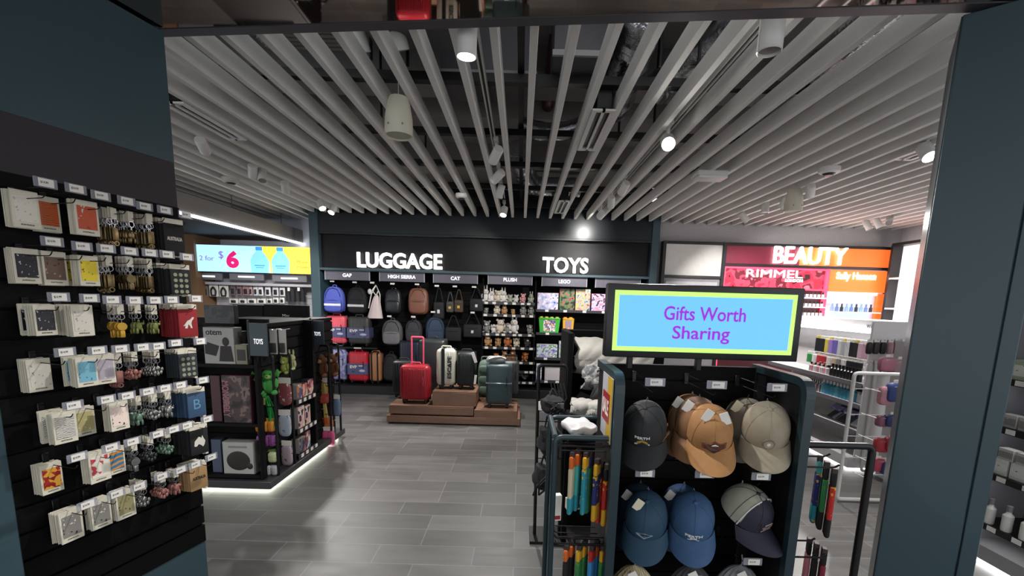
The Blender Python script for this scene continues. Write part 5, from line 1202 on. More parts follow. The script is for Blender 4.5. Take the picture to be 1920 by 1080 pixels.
def hat_top(label, px, col, striped, y=1.86):
    c_ = WY(px, 1096, y)
    t = thing('bucket_hat', label, 'hat', (c_.x, y, c_.z), 0)
    def f(u, v):
        a = 2 * PI * u; r = .115 * (1 - v) ** .5 * (1 + .05 * math.sin(14 * a)); return (r * math.cos(a), r * math.sin(a) * .8, .13 * v - .03)
    M().grid(56, 8, f).build('crown', col, t); M().tube([(0, 0, .09), (0, -.01, .12), (0, .0, .15)], .003, 6).build('hanging_loop', CLEAR, t)
    m = M()
    for k in range(3): m.rbox(-.02, .02, -.0012, .0012, -.045, 0, .002, seg=1, T=TR((-.03 + .03 * k, -.06, .1 - .015 * k), (0, -.5 + .5 * k, 0)))
    m.build('hang_tag', PAPER, t)
hat_top('pleated straw coloured hat, left of the bottom row', 1187, art('straw_pleats', ['#c9b994', '#a8946c', '#e0d4b4'], 26, 'wave_x'), True)
hat_top('white tagged hat cut by the frame, middle of the bottom row', 1296, FB('hat_charcoal', '#4a4a4c'), False)
hat_top('pale grey hat with cream tags, right of the bottom row', 1385, FB('hat_pale_grey', '#9c9da0'), False)
# --- display screen
s0, s1 = WY(1137, 600, 1.95).x, WY(1503, 610, 1.95).x
sz0, sz1 = 1.333, 1.66; scx = (s0 + s1) / 2; sw = (s1 - s0) / 2; sh_ = sz1 - sz0
sn = thing('display_screen', 'wide black framed display screen reading Gifts Worth Sharing', 'screen', (scx, 1.95, sz0))
M().rbox(-sw, sw, 0, .06, 0, sh_, .006).build('screen_frame', mat('screen_black', '#121216', .35), sn)
bl = M().box(-sw + .032, sw - .032, -.0015, 0, .03, sh_ - .03).build('lime_border', mat('screen_lime', '#b7f06e', emit=.7), sn)
M().box(-sw + .052, sw - .052, -.003, -.0015, .05, sh_ - .05).build('blue_panel', mat('screen_blue', '#62aef4', emit=.7), sn)
PUR = mat('screen_purple', '#8a1fbf', emit=.62)
M().text('Gifts Worth', .0, sh_ * .62, .062, -.004, 0, .013, .001, width=.362).build('lettering_line', PUR, sn)
M().text('Sharing', -.01, sh_ * .335, .076, -.004, 0, .013, .001, width=.255).build('lettering_line', PUR, sn)
for sx in (-.3, .02): M().rbox(sx * 1 - .012, sx + .012, .062, .09, -.06, .12, .002, seg=1).build('mounting_post', BLKM, sn)
# --- left wing of the rack with socks
wg = thing('rack_wing', 'teal tubular wing on the left of the cap rack holding socks', 'display frame', (RX0 - .02, 0, 0))
wx = .157 - (RX0 - .02)
for y in (1.74, 2.05):
    M().tube(arc([(0, y, 1.02), (wx, y, 1.02), (wx, y, .05), (0, y, .05)], .035, 5), .0125, 10).build('tube_frame', TEALD, wg)
for z in (1.02, .12): M().tube([(wx, 1.74, z), (wx, 2.05, z)], .012, 10).build('side_rail', TEALD, wg)
for k in range(2):
    for y in (1.78, 1.83, 1.88, 1.94): M().tube(arc([(0, y, .95 - .43 * k), (wx + .03, y, .95 - .43 * k), (wx + .02, y, .97 - .43 * k)], .01, 3), .003, 6).build('prong', DSTEEL, wg)
for z in (.985, .58, .55): M().tube([(wx, 1.74, z), (0, 1.74, z)], .0035, 6).build('crossbar', DSTEEL, wg)
SOCKC = {'orange': '#d0672a', 'teal': '#2a8ea0', 'gold': '#d8a628', 'navy': '#28306a', 'red': '#b92a28', 'green': '#2f7a44', 'pale': '#c9bfa0', 'aqua': '#4ab0a8', 'black': '#1a1a1c', 'pink': '#c87a84', 'crimson': '#7c2238', 'sky': '#3a86c4', 'lime': '#4a8a3a'}
def sock(label, loc, cols, h=.27, rz=0.0, group=None):
    a, b, c = cols
    t = thing('sock_pair', label, 'socks', loc, rz, group)
    m = M()
    m.rbox(-.026, .026, -.009, .009, -h * .2, 0, .006, 0).rbox(-.028, .028, -.01, .01, -h * .72, -h * .19, .008, 1).rbox(-.027, .034, -.0105, .0105, -h, -h * .66, .0104, 2, seg=3)
    m.build('knitted_sock', [art('sock_' + n, [SOCKC[n], SOCKC[n], SOCKC[{'orange': 'gold', 'teal': 'gold', 'gold': 'orange', 'navy': 'gold', 'red': 'gold', 'green': 'lime'}.get(n, n)]], 60, 'noise', .9) for n in (a, b, c)], t)
    M().rbox(-.014, .014, -.0105, .0105, -.006, .02, .002, seg=1).build('header_band', mat('sock_header', '#3a2c28', .6), t)
    return t
zs = WY(1100, 850, 1.8).z
for k, (px, cols, wd, dz) in enumerate(((1074, ('orange', 'pale', 'teal'), 'orange topped pale', 0), (1087, ('orange', 'aqua', 'teal'), 'orange and aqua patterned', .0), (1098, ('gold', 'teal', 'teal'), 'gold and teal', -.0), (1110, ('navy', 'green', 'green'), 'navy and green', -.01), (1121, ('gold', 'navy', 'gold'), 'gold and navy', -.03), (1131, ('black', 'red', 'red'), 'red patterned', -.055), (1142, ('black', 'red', 'gold'), 'red and gold patterned', -.05))):
    p = WY(px, 850, 1.78 + .012 * (k % 3)); sock('%s socks, %s from left, upper row of the left wing' % (wd, nth(k)), (p.x, 1.785 + .035 * (k % 2), .925 + dz), cols, .26, 1.22 - .05 * k, 'socks on the left wing of the rack')
for k, (px, cols, wd) in enumerate(((1062, ('orange', 'black', 'black'), 'orange and black'), (1074, ('orange', 'black', 'navy'), 'orange and dark navy'), (1086, ('gold', 'green', 'green'), 'gold and green'), (1098, ('gold', 'green', 'black'), 'gold, green and black'), (1110, ('red', 'sky', 'sky'), 'red and sky blue'), (1121, ('orange', 'sky', 'navy'), 'orange and sky blue'), (1131, ('gold', 'green', 'green'), 'yellow and grass green'), (1141, ('gold', 'red', 'green'), 'yellow and red'))):
    p = WY(px, 1040, 1.79); sock('%s socks, %s from left, lower row of the left wing' % (wd, nth(k)), (p.x, 1.785 + .035 * (k % 2), .5), cols, .26, 1.2 - .05 * k, 'socks on the left wing of the rack')
t = thing('folded_cloth', 'crumpled white cloth pack on top of the left wing', 'cloth', (.275, 1.9, 1.0), .2)
M().ell((0, 0, .022), (.065, .08, .02), 24, 14, e=.5, fn=lambda p: p + Vector((.006 * math.sin(p.y * 90), 0, .006 * math.sin(p.x * 90 + p.y * 60) + .004 * math.sin(p.y * 140)))).build('cloth_body', mat('white_cloth', '#d6d5d6', .9), t)
M().tube([(-.08, -.1, -.01), (-.08, .11, -.01)], .004, 6).tube([(.05, -.1, -.01), (.05, .11, -.01)], .004, 6).build('carrier', DSTEEL, t)
for k, (z, wd) in enumerate(((.76, 'upper'), (.6, 'lower'))):
    t = thing('boxed_item', ('small red and cream carton standing among the upper socks', 'white carton edge hanging at the left of the wing')[k], 'carton', ((.26, 1.84, .66), (.185, 1.85, .6))[k], .2)
    M().rbox(-.035 + .015 * k, .035 - .015 * k, -.015, .015, 0, (.05, .12)[k], .002, seg=1).build('carton', (CREAM, PAPER)[k], t); M().box(-.03 + .015 * k, .03 - .015 * k, -.0165, -.015, .008, .025).build('printed_band', mat('poster_red', '#9c2026', .5), t)
# --- right wing of the rack
wr = thing('rack_wing', 'black tubular wing on the right of the cap rack', 'display frame', (RX1 + .02, 0, 0))
wx2 = 1.475 - RX1 - .02
M().tube(arc([(0, 1.75, 1.015), (wx2, 1.75, 1.015), (wx2, 1.75, .05), (0, 1.75, .05)], .03, 5), .0145, 10).build('tube_frame', BLKM, wr)
for z, ys in ((.955, (1.78, 1.9)), (.93, (1.72, 1.84)), (.56, (1.8, 1.9)), (.53, (1.72, 1.84))):
    for y in ys[:1]: M().tube(arc([(0, y, z), (.13, y, z), (.15, y, z + .012)], .01, 3), .0045, 6).build('prong', DSTEEL, wr)
for k, (px, y, z, cols, wd) in enumerate(((1527, 1.86, .91, ('aqua', 'navy', 'teal'), 'aqua and navy'), (1541, 1.82, .9, ('black', 'green', 'black'), 'green with black toes'), (1557, 1.78, .885, ('black', 'red', 'black'), 'red with black toes'))):
    sock('%s socks hanging on the right wing of the rack' % wd, (WY(px, 940, y).x, y, z), cols, .29, 1.1, 'socks on the right wing')
for k, (px, y, cols, wd) in enumerate(((1512, 1.86, ('black', 'pink', 'pink'), 'pink'), (1526, 1.82, ('black', 'black', 'black'), 'black'), (1542, 1.78, ('black', 'crimson', 'crimson'), 'crimson'))):
    sock('%s socks low on the right wing of the rack' % wd, (WY(px, 1060, y).x, y, .52), cols, .27, 1.1, 'socks on the right wing')
# --- stand with the cream throw behind the rack, and the hanging black bags
BYD = 2.9
st_ = thing('throw_stand', 'black stand with a sloping tray behind the cap rack', 'display stand', (0, BYD, 0))
M().rbox(.32, .36, .0, .5, 0, 1.365, .004, seg=1).build('end_panel', BLACK, st_); M().box(.36, 1.1, .4, .5, 0, 1.36).build('back_panel', BLACK, st_); M().box(.36, 1.1, .0, .4, 0, .75).build('base_cabinet', BLACK, st_)
M().add([(.36, -.06, .86), (1.1, -.06, .86), (1.1, .38, 1.12), (.36, .38, 1.12), (.36, -.06, .84), (1.1, -.06, .84), (1.1, .38, 1.1), (.36, .38, 1.1)], [(0, 1, 2, 3), (7, 6, 5, 4), (0, 4, 5, 1), (1, 5, 6, 2), (2, 6, 7, 3), (3, 7, 4, 0)]).build('sloping_tray', BLACK, st_)
def crumple(label, px0, px1, py0, py1, y, m, seed, name='plush_throw', th=.12):
    cx, zb, w_, h = box_at(px0, py0, px1, py1, y)
    t = thing(name, label, 'throw blanket', (cx, y, zb))
    rr = random.Random(seed); ph = [rr.uniform(0, 6) for _ in range(6)]
    def fn(u, v):
        a = v * PI; x = (u - .5) * w_
        z = h * (.5 + .5 * math.cos(a)) - .05 * (u - .5) * (1 if v > .5 else .3); yy = -th * math.sin(a) ** .7
        k = .006 * math.sin(a * 5 + ph[0] + 2.5 * u) + .005 * math.sin(u * 17 + ph[1] + a * 2) + .003 * math.sin(u * 40 + a * 7 + ph[2])
        return (x + .012 * math.sin(a * 4 + ph[3]), yy - k, z + k * .8)
    M().grid(40, 36, fn, 0, None, .02).build('folded_fleece', m, t)
crumple('thick cream fleece throw draped on the stand behind the rack', 1076, 1215, 641, 700, BYD + .2, mat('cream_fleece', '#cfcac2', .95, var=.08, bump=.4, scale=50), 3)
crumple('grey and white patterned throw under the cream fleece', 1090, 1205, 686, 730, BYD + .14, art('grey_throw', ['#55555a', '#8a8a8e', '#c4c2c0', '#3a3a40'], 22, 'noise', .95), 5, th=.1)
crumple('dark grey folded throw lowest on the stand', 1106, 1200, 718, 768, BYD + .1, FB('dark_throw', '#3a3a3e'), 9, th=.1)
crumple('pale folded throw lying near the wing behind the rack', 1070, 1160, 754, 776, BYD - .2, mat('pale_fleece', '#b9b6b0', .95, bump=.3, scale=40), 11, th=.1)
M().box(.3, .62, -.1, .1, -.02, 0).build('ledge', BLACK, st_, (0, -.2, WY(1100, 776, BYD - .2).z)); M().box(.31, .34, -.02, .02, 0, WY(1100, 776, BYD - .2).z - .02).build('leg', BLACK, st_, (0, -.2, 0))
bs = thing('bag_stand', 'slim black frame hung with black bags behind the left wing', 'display frame', (0, 2.75, 0))
M().tube(arc([(.30, 0, 0), (.30, 0, 1.17), (.125, 0, 1.17), (.135, 0, 0)], .03, 4), .011, 8).build('tube_frame', BLKM, bs); M().box(.1, .34, -.1, .1, 0, .02).build('foot', BLKM, bs)
for z in (1.0, .8, .55): M().tube([(.13, 0, z), (.3, 0, z)], .004, 6).tube([(.2, 0, z), (.2, -.1, z)], .004, 6).build('prong', BLKM, bs)
for k, (x0, x1, y0, y1, wd) in enumerate(((1016, 1058, 738, 772, 'upper black nylon pouch on the slim frame'), (1009, 1045, 795, 850, 'middle black crumpled bag on the slim frame'), (1000, 1040, 868, 915, 'lowest black rounded bag on the slim frame'))):
    cx, zb, w_, h = box_at(x0, y0, x1, y1, 2.6); t = thing('hanging_bag', wd, 'bag', (cx, 2.6, zb), .2, 'black bags on the slim frame')
    M().ell((0, 0, h * .45), (w_ / 2, .06, h * .45), 18, 12, e=.6, fn=lambda p: p * (1 + .1 * math.sin(p.x * 70 + p.z * 50) + .07 * math.sin(p.z * 120))).build('bag_body', BLKF, t)
    for q_ in range(4): M().tube([(random.uniform(-.5, .5) * w_, -.05, h * .7), (random.uniform(-.5, .5) * w_, -.075, h * .3), (random.uniform(-.6, .6) * w_, -.05, -.02)], .006, 6).build('loose_strap', BLKF, t)
    M().tube(arc([(-w_ * .2, 0, h * .8), (0, .02, h * 1.3), (w_ * .2, 0, h * .8)], .02, 4), .006, 6).build('strap', BLKF, t)
    M().rbox(.01, .05, -.064, -.06, h * .3, h * .6, .002, seg=1).build('tag', GREYP, t)
for k in range(5):
    t = M().tube([(0, 0, 0), (.02, -.02, -.09), (.05 - .02 * k, -.03, -.2)], .0035, 5).build('cord_strap', BLKF, None, (.2 + .02 * k, 2.68, 1.07)); tag(t, 'thin black cord strap dangling from the top of the slim frame', 'strap', 'cord straps on the slim frame')
t = thing('price_card', 'white price cards behind the black bags on the slim frame', 'card', (.2, 2.72, .88)); M().rbox(-.07, .06, 0, .004, 0, .06, .002, seg=1).build('card', PAPER, t); M().rbox(-.06, .07, .001, .005, -.06, -.01, .002, seg=1).build('lower_card', GREYP, t)
# ================================================================ BEAUTY CORNER AND THE SHELVES AT THE RIGHT
YBT = 6.88
bw = thing('beauty_wall', 'black framed beauty wall with red and orange bays under the lit sign', 'display wall', (0, YBT, 0))
X = lambda px: WY(px, 500, YBT).x
xa, xm1, xm2, xb = X(1244), X(1357), X(1560), X(1674)
FRM = mat('frame_black', '#1d1c1f', .4)
for x in (xa, xm1, xb): M().rbox(x - .025, x + .025, 0, .12, 0, 2.53, .004, seg=1).build('frame_post', FRM, bw)
for z in (2.51, 2.2, 2.0): M().rbox(xa if z != 2.2 else xm1, xb if z != 2.0 else xm1, 0.005, .12, z - .02, z + .02, .004, seg=1).build('frame_rail', FRM, bw)
M().box(xa + .025, xm1 - .025, .04, .12, 2.02, 2.49).build('white_panel', mat('panel_white', '#dcdad4', .5), bw); M().box(xa + .025, xm1 - .025, .04, .12, 0, 1.98).build('grey_shutter', mat('shutter_grey', '#8d8b90', .5), bw)
M().rbox(xa + .06, xm1 - .06, .03, .045, 1.8, 1.93, .004, seg=1).build('shutter_plate', mat('plate_pale', '#b9b7bb', .4), bw)
xo = X(1500)
M().box(xm1 + .025, xo, .03, .12, 2.22, 2.49).build('red_header', mat('header_wine', '#7c2038', .45), bw); M().box(xo, xb - .025, .03, .12, 2.22, 2.49).build('orange_header', mat('header_orange', '#ee6c2a', .45, emit=.6), bw)
sign('letter_sign', 'lit white letters spelling BEAUTY over the red and orange bays', 'BEAUTY', 1451, 1588, 479.5, YBT + .0, .26, .012)
# red bay
rb = thing('cosmetics_bay', 'red lit cosmetics bay lettered RIMMEL LONDON', 'cosmetics bay', (xm1 + .03, YBT, 0), 0, 'cosmetics bays of the beauty wall')
W_ = xm2 - xm1 - .03; REDL = mat('bay_red_light', '#ff3a55', emit=2.0)
M().box(0, W_, .08, .12, 0, 2.17).build('back_panel', mat('bay_dark_red', '#3c1018', .4), rb)
M().box(0, W_, .06, .08, 1.86, 2.15).build('picture_panel', art('rimmel_picture', ['#2a0c12', '#b01c38', '#d23850', '#5a1420', '#e0687c', '#1a1014'], 3.2, 'noise', emit=.7), rb)
M().box(0, W_, .03, .07, 2.15, 2.175).build('light_edge', REDL, rb); M().box(W_ - .05, W_, .03, .08, .2, 2.15).build('light_edge', REDL, rb); M().box(0, .02, .03, .08, .2, 2.15).build('light_edge', REDL, rb); M().box(0, W_, .0, .07, 1.845, 1.865).build('light_edge', REDL, rb)
xl = lambda px: X(px) - xm1 - .03
M().text('RIMMEL', (xl(1404) + xl(1511)) / 2, 2.085, .115, .05, 0, .0, .01, width=xl(1511) - xl(1404)).build('lettering', LITW, rb)
M().text('LONDON', (xl(1479) + xl(1512)) / 2, 1.99, .045, .05, 0, .02, .008, width=xl(1512) - xl(1479)).build('small_lettering', LITW, rb)
for k in range(4): M().box(.05, W_ - .06, -.12, .08, 1.72 - .14 * k, 1.735 - .14 * k).build('shelf', mat('shelf_white_lit', '#f4eef0', emit=.8), rb)
for r in range(4):
    for k in range(6):
        x = xm1 + .03 + xl(1508) + .06 * k; z = 1.735 - .14 * r
        o = M().cyl((0, 0, 0), (0, 0, .05), .02, n=10, mi=0).cyl((0, 0, .05), (0, 0, .085), .013, n=10, mi=1).build('cosmetic_bottle', [mat('cosmetic_white', '#efe8ea', .3), INK], None, (x, YBT - .06, z))
        tag(o, 'small white cosmetic bottle on shelf %d of the red bay, number %d from the left beside the screen' % (r + 1, k + 1) if 0 else 'small white cosmetic bottle on the %s shelf of the red bay' % ORD[r], 'cosmetic', 'white bottles on the %s shelf of the red bay' % ORD[r])
ob = thing('cosmetics_bay', 'orange cosmetics bay with white script reading Sally Hansen', 'cosmetics bay', (xm2, YBT, 0), 0, 'cosmetics bays of the beauty wall')
W2_ = xb - .03 - xm2
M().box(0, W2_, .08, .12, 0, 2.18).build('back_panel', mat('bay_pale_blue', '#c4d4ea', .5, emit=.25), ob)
M().box(0.02, W2_, .05, .08, 1.84, 2.17).build('orange_panel', mat('panel_orange', '#f2702c', emit=.75), ob)
M().text('Sally Hansen', W2_ * .47, 2.07, .14, .04, 0, .02, .008, width=W2_ * .68).build('script_lettering', LITW, ob)
M().box(.0, W2_ - .12, .02, .07, 1.79, 1.835).build('light_shelf', mat('shelf_white_lit', '#f4eef0', emit=.8), ob); M().box(W2_ - .13, W2_, .0, .06, .3, 1.82).build('orange_side', mat('side_orange', '#ee6526', emit=.65), ob)
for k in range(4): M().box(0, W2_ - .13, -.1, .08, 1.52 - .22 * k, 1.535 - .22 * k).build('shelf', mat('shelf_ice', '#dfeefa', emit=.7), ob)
PR = [('#8fa9d9', 'pale blue'), ('#e6e4f0', 'white'), ('#6a7fb0', 'blue'), ('#c98aa0', 'pink'), ('#2c2c34', 'black'), ('#d8b8c8', 'pale pink')]
for r in range(2):
    for k in range(9):
        c, wn = PR[(k * 2 + r * 3) % 6]; x = xm2 + .06 + k * .075; z = 1.535 - .22 * r
        o = M().cyl((0, 0, 0), (0, 0, .07), .022, n=10).cyl((0, 0, .07), (0, 0, .12), .012, n=10).build('nail_polish', mat('polish_' + wn.replace(' ', '_'), c, .3), None, (x, YBT - .03, z))
        tag(o, '%s nail polish bottle, %s from left, %s shelf of the orange bay' % (wn, nth(k), ('upper', 'lower')[r]), 'nail polish', 'nail polish in the orange bay')
# right-hand wall: lit white cabinet
rc = thing('wall_cabinet', 'bright white wall cabinet in the far right corner beside the pillar', 'cabinet', (5.62, 5.2, 0), -PI / 2)
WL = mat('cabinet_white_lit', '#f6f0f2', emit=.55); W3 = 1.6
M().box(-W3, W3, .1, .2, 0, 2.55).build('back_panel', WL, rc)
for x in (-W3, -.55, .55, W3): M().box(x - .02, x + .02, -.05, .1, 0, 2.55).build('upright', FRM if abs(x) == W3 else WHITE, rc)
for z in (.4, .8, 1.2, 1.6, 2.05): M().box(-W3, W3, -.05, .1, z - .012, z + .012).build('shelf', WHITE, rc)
M().box(-W3, W3, -.06, .1, 2.53, 2.57).build('top_rail', FRM, rc)
for k in range(14):
    c, wn = PR[k % 6]; z = (.812, 1.212, 1.612)[k % 3]; y = 6.4 - k * .16
    o = M().rbox(-.05, .05, -.03, .03, 0, .2, .004, seg=1).build('skincare_box', mat('skincare_' + wn.replace(' ', '_'), c, .4), None, (5.6, y, z), -PI / 2)
    tag(o, '%s skincare box, %s from the corner on the white wall cabinet' % (wn, nth(k)), 'skincare box', 'skincare boxes on the white cabinet')
# ---- white gondola along the aisle, its face at x = GX looking left
GX = 3.3
gy0, gy1 = 4.14, 5.75
GW = mat('gondola_white', '#dad7d8', .45, var=.04); GG = mat('gondola_grey_back', '#a9a7a8', .5)
gw = thing('gondola', 'white beauty gondola with peg rows and shelves behind the cap rack', 'gondola', (GX, 0, 0))
zt = WX(1600, 600, GX).z; zh = WX(1600, 624, GX).z
M().box(.32, .7, gy0, gy1, .1, zt).build('core', GG, gw)
M().rbox(.24, .32, gy0, gy1, zh, zt, .004, seg=1).build('header', mat('header_white', '#e2dfe4', .4), gw)
M().text('WAS', 0, 0, .035, -.002, 0, .02, .002, T=Matrix.Translation((.24, WX(1588, 612, GX).y, (zt + zh) / 2)) @ Matrix.Rotation(-PI / 2, 4, 'Z')).build('header_lettering', GREYP, gw)
M().rbox(-.05, .7, gy0 - .02, gy1, .03, .14, .004, seg=1).build('base_plinth', GW, gw)
M().box(-.0, .7, gy0 + .04, gy1, 0, .03).build('led_foot', mat('white_led', '#ffffff', emit=6.0), gw)
M().rbox(.0, .7, gy0 - .03, gy0 - .005, .1, zt, .004, seg=1).build('end_panel', GW, gw)
M().box(.2, .235, gy0 + .02, gy1, zh - .005, zh + .01).build('led_strip', mat('white_led', '#ffffff', emit=6.0), gw)  # strip lamp added under the header only to brighten the packs below
SHZ = [WX(1600, py, GX).z for py in (716, 756, 806)]
for z in SHZ:
    sh = M().box(.0, .32, gy0, gy1, z - .02, z).build('shelf', GW, gw); M().box(-.006, 0, gy0, gy1, z - .04, z + .003).build('price_strip', GREYP, sh)
def face_left(name, label, cat, px, z, builder, X_=GX, dx=.0, group=None):
    y = WX(px, 700, X_ + dx).y
    t = thing(name, label, cat, (X_ + dx, y, z), -PI / 2 + random.uniform(-.08, .08), group); builder(t); return t
def hang(c, w_, h, head=None):
    def f(t):
        M().rbox(-w_ / 2, w_ / 2, -.012, .012, -h, -.02, .004, seg=1).build('pack_body', mat('pk_' + c[1:], c, .4), t); M().rbox(-w_ / 2, w_ / 2, -.002, .002, -.03, .01, .002, seg=1).build('header_card', head or PAPER, t)
        M().tube([(0, -.04, 0), (0, .2, 0)], .003, 6).build('peg', WHITE, t)
    return f
def bottle(c, h, capc):
    def f(t):
        M().lathe([(.024, 0), (.026, .01), (.026, h * .62), (.012, h * .72), (.012, h * .78)], 12).build('bottle_body', mat('bt_' + c[1:], c, .3), t); M().cyl((0, 0, h * .78), (0, 0, h), .014, n=10).build('cap', capc, t)
    return f
rowA = [('#23252a', 'black boxed'), ('#23252a', 'black and white'), ('#d9c94a', 'yellow topped'), ('#a98ad0', 'lilac'), ('#7a6ac0', 'violet'), ('#c9ccd0', 'clear'), ('#b4b7bb', 'silver grey'), ('#d4d2d8', 'pearl'), ('#26262a', 'black handled'), ('#2c2c30', 'dark paddle'), ('#e0c0cc', 'pale pink'), ('#d8a8bc', 'rose')]
zA = WX(1600, 638, GX + .1).z
for k, (c, wn) in enumerate(rowA): face_left('beauty_pack', '%s beauty pack, %s from the far end of the top peg row' % (wn, nth(k)), 'beauty pack', 1528 + k * 8.2, zA, hang(c, .085, .17, PAPER if k % 3 else mat('hd_yellow', '#e0c83a', .5)), dx=.1, group='packs on the top peg row')
rowB = [('#3f9a56', 'green'), ('#e4e2e4', 'white'), ('#c43a44', 'red'), ('#b02c38', 'dark red'), ('#dcd8da', 'white'), ('#c9b8a0', 'beige'), ('#8c8a8e', 'grey'), ('#d9d6d8', 'white'), ('#1c1c20', 'black brush'), ('#202024', 'black brush'), ('#1c1c20', 'black brush')]
zB = WX(1600, 674, GX + .1).z
for k, (c, wn) in enumerate(rowB): face_left('beauty_pack', '%s pack, %s from the far end of the second peg row' % (wn, nth(k)), 'beauty pack', 1515 + k * 9.4, zB, hang(c, .08, .12), dx=.1, group='packs on the second peg row')
for k in range(9): face_left('hair_brush', 'black tube, %s from the far end of the upper white shelf' % nth(k), 'tube', 1560 + k * 6.5, SHZ[0], bottle('#1d1d21', .13, INK), dx=.05, group='black tubes on the upper white shelf')
for k in range(10): face_left('bottle', 'teal blue bottle, %s from the far end of the middle white shelf' % nth(k), 'bottle', 1548 + k * 6.6, SHZ[1], bottle('#3f96b4' if k % 4 else '#6ab0c4', .15, PAPER), dx=.05, group='teal bottles on the middle white shelf')
for k in range(5): face_left('bottle', 'white bottle, %s from the near end of the middle white shelf' % nth(k), 'bottle', 1635 - k * 5.5, SHZ[1], bottle('#dcdce0', .14, INK), dx=.08, group='white bottles on the middle white shelf')
def row(n, px0, px1, py, label, cols, w_, h, dx=.1, kind='hang', z=None):
    zz = WX(1600, py, GX + dx).z if z is None else z
    for k in range(n):
        c, wn = cols[k % len(cols)]; px = px0 + (px1 - px0) * k / max(1, n - 1)
        face_left('beauty_pack', '%s %s, %s from the far end' % (wn, label, nth(k)), 'beauty pack', px, zz, hang(c, w_, h) if kind == 'hang' else bottle(c, h, PAPER if k % 2 else INK), dx=dx, group=label)
row(11, 1540, 1622, 690, 'comb card, third peg row', [('#dcdade', 'white'), ('#c9b394', 'tan'), ('#26262a', 'black'), ('#d6d2d4', 'pale')], .06, .05)
row(9, 1520, 1552, 700, 'small bottle, upper white shelf', [('#c9c4c4', 'grey'), ('#d88a9a', 'pink'), ('#e4e2e4', 'white')], .05, .1, .06, 'b', SHZ[0])
row(12, 1522, 1545, 744, 'tube, middle white shelf', [('#8a8c90', 'grey'), ('#d9b8c0', 'pale pink'), ('#3a3c44', 'dark')], .05, .12, .05, 'b', SHZ[1])
row(7, 1590, 1632, 800, 'jar, lowest white shelf', [('#e0dee2', 'white'), ('#c9a8b0', 'rose'), ('#b4b7bc', 'silver')], .06, .1, .16, 'b', SHZ[2])
def flat(c, w_, h):
    def f(t):
        T = TR((0, .06, 0), (-.9, 0, 0)); M().rbox(-w_ / 2, w_ / 2, -.012, .012, 0, h, .004, seg=1, T=T).build('pack_body', mat('pk_' + c[1:], c, .4), t); M().box(-w_ * .4, w_ * .4, -.014, -.012, h * .5, h * .85, T=T).build('printed_front', art('flatprint', ['#e4e4e8', '#8a8ac0', '#c9c9d0'], 30), t)
    return f
for k, (c, wn) in enumerate((('#8f9490', 'grey'), ('#2a2c30', 'black'), ('#9a9ab8', 'lilac'), ('#24262a', 'black'), ('#1f2126', 'dark'), ('#3a4a5a', 'slate'), ('#c4c8cc', 'pale'), ('#e4e2e4', 'white'))):
    face_left('beauty_pack', '%s sloping pack, %s from the far end of the lowest white shelf' % (wn, nth(k)), 'beauty pack', 1545 + k * 10, SHZ[2] + .012, flat(c, .1, .2), dx=.02, group='sloping packs on the lowest white shelf')
# white wire wing nearer the pillar
ww = thing('wire_wing', 'white tubular wing hung with makeup bags beside the pillar', 'display frame', (2.66, 3.43, 0))
M().tube(arc([(.8, 0, 1.075), (0, 0, 1.075), (0, 0, .02), (.8, 0, .02)], .03, 5), .014, 10).build('tube_frame', WHITE, ww)
for z in (.95, .74, .56, .38, .24): M().tube([(0, 0, z), (.8, 0, z)], .004, 6).tube([(.14, -.1, z), (.14, .05, z)], .0035, 6).build('crossbar', WHITE, ww)
M().box(.8, .83, -.1, .6, 0, 1.3).build('end_panel', GW, ww)
w2 = thing('wire_wing', 'white tubular wing farther back beside the beauty gondola end', 'display frame', (3.36, 4.2, 0), 0)
M().tube(arc([(.45, -.12, 1.07), (0, -.12, 1.07), (0, -.12, .02), (.45, -.12, .02)], .03, 5), .013, 10).build('tube_frame', WHITE, w2)
for z in (.98, .75): M().tube([(0, -.12, z), (.45, -.12, z)], .004, 6).build('crossbar', WHITE, w2)
for k, (px, py, y, c, wn, w_, h) in enumerate(((1665, 668, 3.75, '#b9788a', 'rose', .14, .14), (1688, 672, 3.75, '#a88a90', 'dusty pink', .12, .14), (1662, 722, 3.42, '#c48a94', 'pink', .1, .17), (1680, 716, 3.4, '#33477e', 'blue', .13, .17), (1655, 778, 3.42, '#8c5a6a', 'plum', .09, .1), (1674, 776, 3.4, '#2f3a6a', 'navy', .12, .11), (1656, 820, 3.42, '#b0303a', 'red', .12, .13), (1672, 818, 3.4, '#a0283c', 'deep red', .1, .13), (1648, 858, 3.42, '#b8455a', 'coral pink', .1, .12), (1664, 864, 3.4, '#3a3c72', 'violet blue', .1, .12)
)):
    p = WY(px, py, y)
    t = thing('makeup_bag', '%s makeup bag hanging on the white wing, %s from the top' % (wn, nth(k // 2)) if k < 10 else '%s pack hanging above the white wings' % wn, 'makeup bag', p, random.uniform(-.2, .2), 'makeup bags on the white wings')
    M().ell((0, 0, -h * .5), (w_ / 2, .03, h * .45), 14, 10, e=.5).build('bag_body', mat('mb_' + c[1:], c, .6, var=.2, scale=30), t); M().rbox(-.02, .02, -.002, .002, -.03, .015, .002, seg=1).build('header_card', PAPER, t)
    M().tube([(-w_ * .4, -.02, -h * .22), (0, -.033, -h * .2), (w_ * .4, -.02, -h * .22)], .003, 6).build('zip', STEEL, t)
PEGC = ['#1f2024', '#c9a0aa', '#d9d6d8', '#3a3438', '#b4788a', '#e4e0e2', '#26262a', '#c4b4b8']
